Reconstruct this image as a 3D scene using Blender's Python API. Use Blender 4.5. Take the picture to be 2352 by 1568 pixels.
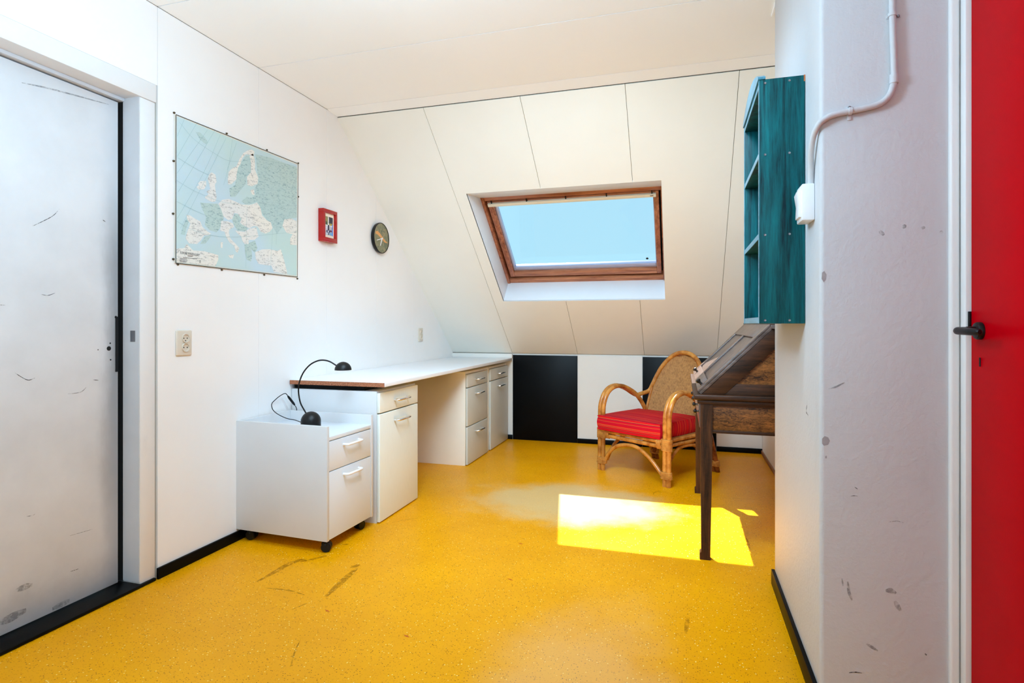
import bpy, bmesh, math, random
from mathutils import Vector, Matrix
random.seed(4)
for o in list(bpy.data.objects):
    bpy.data.objects.remove(o)
SC = bpy.context.scene
COL = SC.collection

# ------------------------------------------------------------------ camera
W_PX, H_PX, F_PX = 2352.0, 1568.0, 1320.0
YAW, EYE, HORIZON = math.radians(16.5), 1.07, 745.0
cam_d = bpy.data.cameras.new('camera')
cam = bpy.data.objects.new('camera', cam_d)
COL.objects.link(cam)
cam.location = (0, 0, EYE)
cam.rotation_euler = (math.radians(90), 0, YAW)
cam_d.sensor_width = 36.0
cam_d.lens = 36.0 * F_PX / W_PX
cam_d.shift_y = -(H_PX / 2 - HORIZON) / W_PX
cam_d.clip_start = 0.02
SC.camera = cam

# ------------------------------------------------------------------ sky, sun, lights, exposure
SC.view_settings.view_transform = 'Standard'
SC.view_settings.look = 'None'
SC.view_settings.exposure = 0.15
SC.view_settings.gamma = 1.0
SC.view_settings.use_curve_mapping = False
try:
    SC.cycles.use_denoising = True
    SC.cycles.max_bounces = 14
    SC.cycles.diffuse_bounces = 8
    SC.cycles.sample_clamp_indirect = 6.0
    SC.cycles.caustics_reflective = False
    SC.cycles.caustics_refractive = False
except Exception:
    pass

world = bpy.data.worlds.new('sky')
SC.world = world
world.use_nodes = True
wn = world.node_tree.nodes
wl = world.node_tree.links
wn.clear()
w_out = wn.new('ShaderNodeOutputWorld')
w_bg = wn.new('ShaderNodeBackground')
w_tc = wn.new('ShaderNodeTexCoord')
w_sep = wn.new('ShaderNodeSeparateXYZ')
w_ramp = wn.new('ShaderNodeValToRGB')
w_ramp.color_ramp.elements[0].position = 0.0
w_ramp.color_ramp.elements[0].color = (0.48, 0.83, 1.0, 1)
w_ramp.color_ramp.elements[1].position = 1.0
w_ramp.color_ramp.elements[1].color = (0.30, 0.66, 1.0, 1)
wl.new(w_tc.outputs['Generated'], w_sep.inputs[0])
wl.new(w_sep.outputs['Z'], w_ramp.inputs[0])
wl.new(w_ramp.outputs[0], w_bg.inputs[0])
w_bg.inputs[1].default_value = 0.95
wl.new(w_bg.outputs[0], w_out.inputs[0])

SUN_DIR = Vector((0.38, -0.68, -1.0)).normalized()
sun_d = bpy.data.lights.new('sun', 'SUN')
sun_d.energy = 20
sun_d.angle = math.radians(0.6)
sun_d.color = (1.0, 0.97, 0.92)
sun = bpy.data.objects.new('sun', sun_d)
COL.objects.link(sun)
sun.location = (-4, 9, 10)
sun.rotation_euler = SUN_DIR.to_track_quat('-Z', 'Y').to_euler()


def area_light(name, loc, aim, sx, sy, power, color):
    d = bpy.data.lights.new(name, 'AREA')
    d.shape = 'RECTANGLE'
    d.size, d.size_y, d.energy, d.color = sx, sy, power, color
    ob = bpy.data.objects.new(name, d)
    COL.objects.link(ob)
    ob.location = loc
    ob.rotation_euler = (Vector(aim) - Vector(loc)).to_track_quat('-Z', 'Y').to_euler()
    return ob


# unseen fill lights, added: overhead, toward the
# desk end, and behind the camera
fill_over_d = bpy.data.lights.new('fill_overhead', 'POINT')
fill_over_d.energy, fill_over_d.shadow_soft_size, fill_over_d.color = 60.0, 0.16, (0.50, 0.78, 1.0)
fill_over = bpy.data.objects.new('fill_overhead', fill_over_d)
COL.objects.link(fill_over)
fill_over.location = (-0.80, 1.08, 1.88)
desk_end = area_light('fill_desk_end', (-0.60, 1.80, 2.28), (-0.60, 4.0, 0.25), 1.2, 0.20, 23.0, (0.58, 0.82, 1.0))
desk_end.data.spread = math.radians(110)
area_light('fill_rear', (-0.9, -4.4, 1.45), (-0.9, 2.0, 1.45), 2.0, 1.7, 52.0, (0.52, 0.81, 1.0))

# ------------------------------------------------------------------ pixel to room helpers
_F = Vector((-math.sin(YAW), math.cos(YAW), 0))
_R = Vector((math.cos(YAW), math.sin(YAW), 0))
_C = Vector((0, 0, EYE))


def ray(u, v):
    return _F + _R * ((u - W_PX / 2) / F_PX) + Vector((0, 0, 1)) * ((HORIZON - v) / F_PX)


def on(axis, val, u, v):
    r = ray(u, v)
    return _C + r * ((val - _C[axis]) / r[axis])


def at_depth(u, v, d):
    return _C + ray(u, v) * d


# ------------------------------------------------------------------ materials
def srgb(r, g, b):
    def f(c):
        c /= 255.0
        return c / 12.92 if c <= 0.04045 else ((c + 0.055) / 1.055) ** 2.4
    return (f(r), f(g), f(b), 1.0)


class NT:
    def __init__(self, name):
        self.m = bpy.data.materials.new(name)
        self.m.use_nodes = True
        self.n = self.m.node_tree.nodes
        self.l = self.m.node_tree.links
        self.p = self.n['Principled BSDF']
        self.out = self.n['Material Output']
        self._tc = None

    def coord(self, kind='Object', scale=(1, 1, 1), rot=(0, 0, 0)):
        if self._tc is None:
            self._tc = self.n.new('ShaderNodeTexCoord')
        mp = self.n.new('ShaderNodeMapping')
        mp.inputs['Scale'].default_value = scale
        mp.inputs['Rotation'].default_value = rot
        self.l.new(self._tc.outputs[kind], mp.inputs[0])
        return mp.outputs[0]

    def noise(self, vec, scale, detail=4, rough=0.55, dist=0.0):
        t = self.n.new('ShaderNodeTexNoise')
        t.inputs['Scale'].default_value = scale
        t.inputs['Detail'].default_value = detail
        t.inputs['Roughness'].default_value = rough
        t.inputs['Distortion'].default_value = dist
        self.l.new(vec, t.inputs['Vector'])
        return t.outputs[0]

    def ramp(self, fac, stops, interp='LINEAR'):
        r = self.n.new('ShaderNodeValToRGB')
        r.color_ramp.interpolation = interp
        e = r.color_ramp.elements
        while len(e) < len(stops):
            e.new(0.5)
        for k, (p, c) in enumerate(stops):
            e[k].position = p
            e[k].color = c if not isinstance(c, (int, float)) else (c, c, c, 1)
        self.l.new(fac, r.inputs[0])
        return r.outputs[0]

    def mix(self, fac, a, b, mode='MIX'):
        x = self.n.new('ShaderNodeMix')
        x.data_type = 'RGBA'
        x.blend_type = mode
        for sock, val in ((x.inputs[0], fac), (x.inputs[6], a), (x.inputs[7], b)):
            if hasattr(val, 'is_output'):
                self.l.new(val, sock)
            else:
                sock.default_value = val
        return x.outputs[2]

    def math(self, op, a, b=0.0, clamp=False):
        x = self.n.new('ShaderNodeMath')
        x.operation = op
        x.use_clamp = clamp
        for sock, val in ((x.inputs[0], a), (x.inputs[1], b)):
            if hasattr(val, 'is_output'):
                self.l.new(val, sock)
            else:
                sock.default_value = val
        return x.outputs[0]

    def bump(self, h, strength=0.2, dist=0.01):
        b = self.n.new('ShaderNodeBump')
        b.inputs['Strength'].default_value = strength
        b.inputs['Distance'].default_value = dist
        self.l.new(h, b.inputs['Height'])
        self.l.new(b.outputs[0], self.p.inputs['Normal'])

    def set(self, color=None, rough=None, spec=None, metal=None, coat=None, coat_rough=None):
        for key, val in (('Base Color', color), ('Roughness', rough), ('Specular IOR Level', spec),
                         ('Metallic', metal), ('Coat Weight', coat), ('Coat Roughness', coat_rough)):
            if val is None:
                continue
            if hasattr(val, 'is_output'):
                self.l.new(val, self.p.inputs[key])
            else:
                self.p.inputs[key].default_value = val
        return self


def scl(c, k):
    return (min(1, c[0] * k), min(1, c[1] * k), min(1, c[2] * k), 1)


def plain(name, color, rough=0.5, var=0.06, vscale=6.0, bump=0.0, bscale=120.0, spec=0.5, metal=0.0):
    t = NT(name)
    v = t.coord()
    n = t.noise(v, vscale, 5)
    t.set(color=t.ramp(n, [(0.3, scl(color, 1 - var)), (0.7, scl(color, 1 + var))]), rough=rough, spec=spec, metal=metal)
    if bump:
        t.bump(t.noise(v, bscale, 3), bump, 0.002)
    return t.m


def wood(name, dark, light, axis=2, rough=0.45, stretch=14.0, scale=5.0, contrast=(0.35, 0.68), bump=0.15, figure=0.0, spec=0.5):
    """axis = direction the grain runs along"""
    t = NT(name)
    s = [stretch, stretch, stretch]
    s[axis] = 1.0
    v = t.coord(scale=s)
    big = t.noise(v, scale * 0.35, 3, 0.5, 1.2)
    fine = t.noise(v, scale * 2.6, 5, 0.7, 0.3)
    g = t.math('ADD', t.math('MULTIPLY', big, 0.62), t.math('MULTIPLY', fine, 0.38))
    if figure:
        f = t.noise(t.coord(scale=(4, 4, 9)), 9.0, 2, 0.6, 2.2)
        g = t.math('ADD', g, t.math('MULTIPLY', t.math('SUBTRACT', f, 0.5), figure))
    t.set(color=t.ramp(g, [(contrast[0], dark), (contrast[1], light)]), rough=rough, spec=spec)
    t.bump(fine, bump, 0.002)
    return t.m


def wall_paint(name, color, bump=0.06, bscale=90.0, dirt=0.05, rough=0.55, marks=0.0, yellow=0.0):
    t = NT(name)
    v = t.coord()
    n = t.noise(v, 2.2, 6, 0.6)
    c = t.ramp(n, [(0.3, scl(color, 1 - dirt)), (0.62, color)])
    if marks:
        m1 = t.noise(t.coord(scale=(1, 1, 0.35)), 7.0, 6, 0.75)
        c = t.mix(t.math('MULTIPLY', t.ramp(m1, [(0.60, 0.0), (0.76, 1.0)]), marks), c, srgb(125, 122, 122))
    t.set(color=c, rough=rough, spec=0.35)
    t.bump(t.noise(v, bscale, 4, 0.6), bump, 0.004)
    return t.m


MAT = {}
MAT['ceiling'] = wall_paint('ceiling_paint', srgb(251, 253, 254), bump=0.02, dirt=0.02)
MAT['slope'] = wall_paint('slope_paint', srgb(238, 235, 226), bump=0.025, dirt=0.03)
MAT['wall'] = wall_paint('wall_paint', srgb(245, 243, 242), bump=0.03, dirt=0.03)
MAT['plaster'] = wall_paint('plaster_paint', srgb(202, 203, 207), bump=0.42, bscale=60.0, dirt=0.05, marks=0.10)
MAT['knee'] = wall_paint('knee_paint', srgb(234, 230, 224), bump=0.04, dirt=0.04)
MAT['joint'] = plain('joint_shadow_gap', srgb(160, 152, 136), 0.8)
MAT['joint_dark'] = plain('ceiling_joint_gap', srgb(120, 110, 90), 0.9)
MAT['gap_dark'] = plain('dark_open_joint', srgb(84, 74, 58), 0.9)
MAT['old_white'] = wall_paint('old_white_gloss', srgb(232, 231, 231), bump=0.04, dirt=0.05, rough=0.35, marks=0.10)
MAT['grey_jamb'] = plain('grey_jamb_paint', srgb(206, 206, 210), 0.4, 0.05)
MAT['black'] = plain('black_paint', srgb(5, 5, 6), 0.4, 0.3, 8.0, 0.1, spec=0.12)
MAT['black_panel'] = plain('black_panel_gloss', srgb(4, 5, 8), 0.40, 0.35, 5.0, 0.12, 300.0, spec=0.14)
MAT['black_plastic'] = plain('black_plastic', srgb(9, 9, 10), 0.4, 0.2, 30.0, spec=0.3)
MAT['black_hammered'] = plain('black_speckled_metal', srgb(17, 17, 18), 0.42, 0.5, 90.0, 0.1, spec=0.3)
MAT['hole'] = plain('dark_hole', srgb(6, 6, 6), 0.9)
MAT['lining'] = wall_paint('lining_paint', srgb(232, 235, 240), bump=0.05, dirt=0.05, rough=0.4)
MAT['pine'] = wood('varnished_pine', srgb(128, 68, 42), srgb(204, 136, 96), axis=0, rough=0.35, scale=6)
MAT['pine_stile'] = wood('varnished_pine_stile', srgb(112, 56, 36), srgb(190, 120, 84), axis=1, rough=0.35, scale=6)
MAT['blind_white'] = plain('blind_cassette_white', srgb(238, 234, 214), 0.4, 0.02)
MAT['bead_grey'] = plain('aluminium_bead', srgb(176, 180, 205), 0.35, 0.05, metal=0.3)
MAT['laminate'] = plain('white_laminate', srgb(236, 238, 243), 0.28, 0.015, 3.0)
MAT['cabinet_white'] = plain('white_melamine', srgb(220, 226, 234), 0.4, 0.025, 3.0, 0.05, 600)
MAT['cab_side'] = plain('grey_melamine', srgb(212, 212, 214), 0.45, 0.03, 3.0, 0.05, 600)
MAT['cab_lit'] = plain('bounce_lit_melamine', srgb(246, 240, 228), 0.45, 0.03, 3.0, 0.05, 600)  # paler copy of the side melamine, floor bounce put into its colour
MAT['white_plastic'] = plain('white_plastic', srgb(240, 240, 244), 0.3, 0.02)
MAT['cream_plastic'] = plain('cream_plastic', srgb(218, 206, 190), 0.35, 0.03)
MAT['chrome'] = plain('chrome', srgb(244, 244, 246), 0.16, 0.02, metal=1.0)
MAT['steel'] = plain('brushed_steel', srgb(150, 150, 155), 0.35, 0.1, metal=1.0)
MAT['edge_wood'] = plain('brown_edge_strip', srgb(150, 95, 60), 0.5, 0.2, 40)


def chipboard():
    t = NT('raw_chipboard')
    v = t.coord(scale=(1, 1, 2.2))
    n = t.noise(v, 140, 4, 0.8)
    t.set(color=t.ramp(n, [(0.36, srgb(88, 44, 24)), (0.5, srgb(168, 100, 66)), (0.66, srgb(205, 142, 104))]), rough=0.8)
    t.bump(n, 0.4, 0.002)
    return t.m


MAT['chipboard'] = chipboard()


def door_paint():
    t = NT('scuffed_door_paint')
    v = t.coord()
    n = t.noise(v, 2.2, 6, 0.6)
    c = t.ramp(n, [(0.3, srgb(206, 206, 208)), (0.62, srgb(222, 222, 224))])
    sp = t.n.new('ShaderNodeSeparateXYZ')
    t.l.new(v, sp.inputs[0])
    # hand grime along the closing edge (leaf edge is at y = +0.42 from the door's own origin)
    d = t.math('ADD', sp.outputs['Y'], t.math('MULTIPLY', t.math('SUBTRACT', t.noise(t.coord(scale=(1, 1, 0.35)), 5, 5, 0.7), 0.5), 0.10))
    g = t.ramp(d, [(0.335, 0.0), (0.415, 1.0)], 'EASE')
    zz = t.ramp(t.math('MULTIPLY', sp.outputs['Z'], 0.5), [(0.02, 0.45), (0.45, 1.0), (0.66, 1.0), (0.85, 0.15)])
    c = t.mix(t.math('MULTIPLY', t.math('MULTIPLY', g, zz), 0.62), c, srgb(112, 110, 110))
    low = t.ramp(t.math('ADD', sp.outputs['Z'], t.math('MULTIPLY', t.noise(v, 8, 5, 0.7), 0.15)), [(0.06, 0.5), (0.24, 0.0)])
    c = t.mix(low, c, srgb(140, 138, 138))
    t.set(color=c, rough=0.38, spec=0.3)
    t.bump(t.noise(v, 90, 4), 0.04, 0.003)
    return t.m


MAT['door_leaf'] = door_paint()


def front_laminate(name, color, dark):
    """satin drawer fronts with a fine vertical grain"""
    t = NT(name)
    n = t.noise(t.coord(scale=(40, 40, 1)), 14, 4, 0.7)
    t.set(color=t.ramp(n, [(0.3, dark), (0.7, color)]), rough=0.33, spec=0.5)
    t.bump(n, 0.05, 0.001)
    return t.m


MAT['cream_front'] = front_laminate('cream_front', srgb(238, 243, 238), srgb(229, 234, 227))
MAT['grey_front'] = front_laminate('sage_grey_front', srgb(216, 218, 212), srgb(200, 202, 194))
MAT['teal'] = wood('teal_stained_pine', srgb(0, 30, 38), srgb(0, 104, 110), axis=2, rough=0.42, stretch=16, scale=5.5, contrast=(0.36, 0.66), spec=0.22)
MAT['teal_lit'] = wood('teal_sky_lit', srgb(40, 112, 136), srgb(104, 172, 200), axis=1, rough=0.28, stretch=10, scale=5.5)  # paler copy of the teal, sky light put into the colour
MAT['bare_wood'] = plain('bare_pine_chip', srgb(190, 110, 60), 0.6, 0.1, 30)
MAT['oak'] = wood('dark_oak', srgb(26, 13, 6), srgb(88, 50, 24), axis=2, rough=0.42, stretch=14, scale=7, figure=0.12, spec=0.25)
MAT['oak_x'] = wood('dark_oak_rail', srgb(24, 12, 7), srgb(82, 46, 24), axis=0, rough=0.42, stretch=14, scale=7, figure=0.1, spec=0.25)
MAT['oak_fig'] = wood('figured_oak', srgb(44, 22, 9), srgb(148, 90, 42), axis=0, rough=0.45, stretch=6, scale=8, figure=0.55, spec=0.25)
MAT['oak_lid'] = wood('worn_sunlit_oak_lid', srgb(66, 52, 48), srgb(116, 95, 88), axis=0, rough=0.30, stretch=10, scale=6)  # oak paled for wear, with sun and sheen painted in too
MAT['oak_lid'].node_tree.nodes['Principled BSDF'].inputs['Coat Weight'].default_value = 0.25
MAT['oak_lid'].node_tree.nodes['Principled BSDF'].inputs['Coat Roughness'].default_value = 0.22
MAT['knob_dark'] = plain('dark_turned_wood', srgb(26, 15, 11), 0.3, 0.2, 20)
MAT['red_door'] = None
MAT['red_frame'] = plain('red_lacquer', srgb(168, 12, 6), 0.2, 0.05, 10, spec=0.5)
MAT['mat_card'] = plain('cream_card', srgb(250, 236, 214), 0.7, 0.02)


def red_door():
    t = NT('red_door_paint')
    v = t.coord()
    n = t.noise(v, 3.0, 5)
    t.set(color=t.ramp(n, [(0.3, srgb(180, 0, 12)), (0.7, srgb(194, 0, 16))]), rough=0.34, spec=0.008)
    t.bump(t.noise(v, 260, 3), 0.08, 0.002)
    return t.m


MAT['red_door'] = red_door()


def rattan(name, dark, light):
    t = NT(name)
    v = t.coord()
    n = t.noise(v, 16, 4, 0.6)
    n2 = t.noise(v, 5.0, 2)
    c = t.ramp(n, [(0.32, dark), (0.6, light)])
    c = t.mix(t.ramp(n2, [(0.62, 0.0), (0.74, 0.55)]), c, scl(dark, 0.45))
    t.set(color=c, rough=0.27, spec=0.5)
    return t.m


MAT['rattan'] = rattan('honey_rattan', srgb(158, 88, 26), srgb(206, 140, 62))
MAT['rattan_dark'] = rattan('dark_rattan', srgb(92, 40, 14), srgb(150, 80, 32))
MAT['wrap'] = rattan('cane_binding', srgb(158, 90, 32), srgb(210, 150, 74))


def woven():
    t = NT('woven_cane')
    w1 = t.n.new('ShaderNodeTexWave')
    w1.bands_direction = 'X'
    w1.inputs['Scale'].default_value = 42
    w1.inputs['Distortion'].default_value = 1.2
    w2 = t.n.new('ShaderNodeTexWave')
    w2.bands_direction = 'Z'
    w2.inputs['Scale'].default_value = 34
    w2.inputs['Distortion'].default_value = 1.2
    v = t.coord()
    t.l.new(v, w1.inputs['Vector'])
    t.l.new(v, w2.inputs['Vector'])
    m = t.math('MULTIPLY', w1.outputs[1], w2.outputs[1])
    n = t.noise(v, 60, 3)
    h = t.math('ADD', t.math('MULTIPLY', m, 0.7), t.math('MULTIPLY', n, 0.5))
    t.set(color=t.ramp(h, [(0.16, srgb(110, 64, 26)), (0.36, srgb(178, 124, 64)), (0.8, srgb(206, 156, 92))]), rough=0.5)
    t.bump(h, 0.6, 0.004)
    return t.m


MAT['woven'] = woven()


def cushion_cloth():
    t = NT('striped_red_cloth')
    tc = t.n.new('ShaderNodeTexCoord')
    sep = t.n.new('ShaderNodeSeparateXYZ')
    t.l.new(tc.outputs['Object'], sep.inputs[0])
    sn = t.n.new('ShaderNodeSeparateXYZ')
    t.l.new(tc.outputs['Normal'], sn.inputs[0])
    front = t.math('GREATER_THAN', t.math('ABSOLUTE', sn.outputs['Y']), 0.72)
    x = t.n.new('ShaderNodeMix')
    x.data_type = 'FLOAT'
    t.l.new(front, x.inputs[0])
    t.l.new(sep.outputs['Y'], x.inputs[2])
    t.l.new(sep.outputs['Z'], x.inputs[3])
    cmb = t.n.new('ShaderNodeCombineXYZ')
    t.l.new(x.outputs[0], cmb.inputs[0])
    n = t.noise(cmb.outputs[0], 40, 2, 0.9)
    t.set(color=t.ramp(n, [(0.34, srgb(110, 0, 44)), (0.43, srgb(190, 4, 40)), (0.50, srgb(214, 10, 14)), (0.545, srgb(132, 0, 44)), (0.585, srgb(246, 104, 40)), (0.62, srgb(190, 4, 44))]),
          rough=0.85, spec=0.2)
    t.bump(t.noise(t.coord(), 500, 2), 0.25, 0.001)
    return t.m


MAT['cushion'] = cushion_cloth()


def floor_mat():
    t = NT('yellow_speckled_linoleum')
    v = t.coord()
    n = t.noise(v, 1.6, 5, 0.6)
    c = t.ramp(n, [(0.3, srgb(228, 152, 2)), (0.68, srgb(242, 167, 4))])
    # chips of the linoleum pattern
    for scale, lim, pick, col, k in ((150, 0.30, 0.80, srgb(150, 84, 6), 0.85), (120, 0.26, 0.90, srgb(254, 226, 140), 0.9), (210, 0.34, 0.70, srgb(196, 122, 4), 0.6)):
        vo = t.n.new('ShaderNodeTexVoronoi')
        vo.inputs['Scale'].default_value = scale
        t.l.new(v, vo.inputs['Vector'])
        near = t.math('LESS_THAN', vo.outputs['Distance'], lim)
        sepc = t.n.new('ShaderNodeSeparateColor')
        t.l.new(vo.outputs['Color'], sepc.inputs[0])
        some = t.math('GREATER_THAN', sepc.outputs[0], pick)
        c = t.mix(t.math('MULTIPLY', t.math('MULTIPLY', near, some), k), c, col)
    # the patch worn pale where the desk chair used to roll
    sub = t.n.new('ShaderNodeVectorMath')
    sub.operation = 'SUBTRACT'
    sub.inputs[1].default_value = (-0.66, 3.42, 0)
    t.l.new(v, sub.inputs[0])
    mul = t.n.new('ShaderNodeVectorMath')
    mul.operation = 'MULTIPLY'
    mul.inputs[1].default_value = (1.35, 2.0, 1)
    t.l.new(sub.outputs[0], mul.inputs[0])
    ln = t.n.new('ShaderNodeVectorMath')
    ln.operation = 'LENGTH'
    t.l.new(mul.outputs[0], ln.inputs[0])
    edge = t.math('ADD', ln.outputs['Value'], t.math('MULTIPLY', t.math('SUBTRACT', t.noise(v, 3.5, 5, 0.65), 0.5), 0.9))
    wear = t.ramp(edge, [(0.45, 1.0), (0.98, 0.0)], 'EASE')
    c = t.mix(t.math('MULTIPLY', wear, 0.60), c, srgb(214, 196, 150))
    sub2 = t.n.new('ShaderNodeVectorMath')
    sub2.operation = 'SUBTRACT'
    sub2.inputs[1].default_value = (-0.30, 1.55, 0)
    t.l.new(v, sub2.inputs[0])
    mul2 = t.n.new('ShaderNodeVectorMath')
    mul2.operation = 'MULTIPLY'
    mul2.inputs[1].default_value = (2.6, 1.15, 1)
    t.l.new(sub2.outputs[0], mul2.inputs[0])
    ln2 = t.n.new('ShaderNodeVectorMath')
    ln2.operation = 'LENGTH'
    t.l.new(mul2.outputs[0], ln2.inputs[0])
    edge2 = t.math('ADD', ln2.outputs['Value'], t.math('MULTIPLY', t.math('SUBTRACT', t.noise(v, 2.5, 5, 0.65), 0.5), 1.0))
    sheen2 = t.ramp(edge2, [(0.25, 1.0), (0.98, 0.0)], 'EASE')  # skylight reflection painted into the floor colour as a pale patch
    c = t.mix(t.math('MULTIPLY', sheen2, 0.28), c, srgb(238, 200, 150))
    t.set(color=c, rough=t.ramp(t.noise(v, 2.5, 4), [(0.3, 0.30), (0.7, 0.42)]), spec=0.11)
    t.bump(t.noise(v, 240, 3), 0.05, 0.002)
    return t.m


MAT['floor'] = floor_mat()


def glass():
    t = NT('window_glass')
    t.n.remove(t.p)
    tr = t.n.new('ShaderNodeBsdfTransparent')
    tr.inputs[0].default_value = (0.97, 0.99, 0.99, 1)
    gl = t.n.new('ShaderNodeBsdfGlossy')
    gl.inputs['Roughness'].default_value = 0.02
    mx = t.n.new('ShaderNodeMixShader')
    mx.inputs[0].default_value = 0.03
    t.l.new(tr.outputs[0], mx.inputs[1])
    t.l.new(gl.outputs[0], mx.inputs[2])
    t.l.new(mx.outputs[0], t.out.inputs[0])
    return t.m


MAT['glass'] = glass()


def film(name, color, alpha, scale=60.0):
    """a thin smear of dirt: broken up by noise"""
    t = NT(name)
    n = t.noise(t.coord(), scale, 5, 0.75)
    t.set(color=color, rough=0.8, spec=0.1)
    t.l.new(t.math('MULTIPLY', t.ramp(n, [(0.38, 0.0), (0.56, 1.0)]), alpha), t.p.inputs['Alpha'])
    return t.m


MAT['scuff_floor'] = film('brown_floor_scuff', srgb(120, 74, 8), 0.38, 40)
MAT['scuff_grey'] = film('grey_scuff', srgb(110, 110, 112), 0.42, 60)
MAT['scratch'] = film('dark_scratch', srgb(52, 50, 50), 1.0, 90)
MAT['grime'] = film('hand_grime', srgb(96, 92, 92), 0.38, 14)
MAT['chip_grey'] = plain('bare_plaster_chip', srgb(160, 157, 160), 0.9, 0.12, 40)
MAT['map_sea'] = None


def map_paper(name, a, b, speck, amount):
    t = NT(name)
    v = t.coord()
    c = t.mix(t.ramp(t.noise(v, 2.0, 3), [(0.35, 0.0), (0.65, 1.0)]), a, b)
    if amount:
        s = t.noise(t.coord(scale=(1, 0.5, 1.6)), 95, 3, 0.8)
        c = t.mix(t.math('MULTIPLY', t.ramp(s, [(0.53, 0.0), (0.64, 1.0)]), amount), c, speck)
    t.set(color=c, rough=0.42, spec=0.4)
    return t.m


MAT['map_sea'] = map_paper('map_sea', srgb(194, 218, 214), srgb(194, 216, 228), srgb(120, 150, 160), 0.0)
MAT['map_margin'] = map_paper('map_margin', srgb(238, 232, 216), srgb(238, 234, 224), srgb(120, 120, 120), 0.0)
MAT['map_land'] = map_paper('map_land', srgb(236, 232, 222), srgb(228, 228, 226), srgb(112, 116, 120), 0.62)
MAT['map_green'] = map_paper('map_green', srgb(180, 206, 206), srgb(186, 208, 204), srgb(84, 128, 146), 0.6)
MAT['map_ink'] = plain('map_ink', srgb(60, 58, 56), 0.6)
MAT['map_line'] = plain('map_grid_ink', srgb(150, 186, 188), 0.6)
MAT['pin'] = plain('brass_pin', srgb(84, 72, 52), 0.35, 0.2, 60, metal=0.6)


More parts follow.
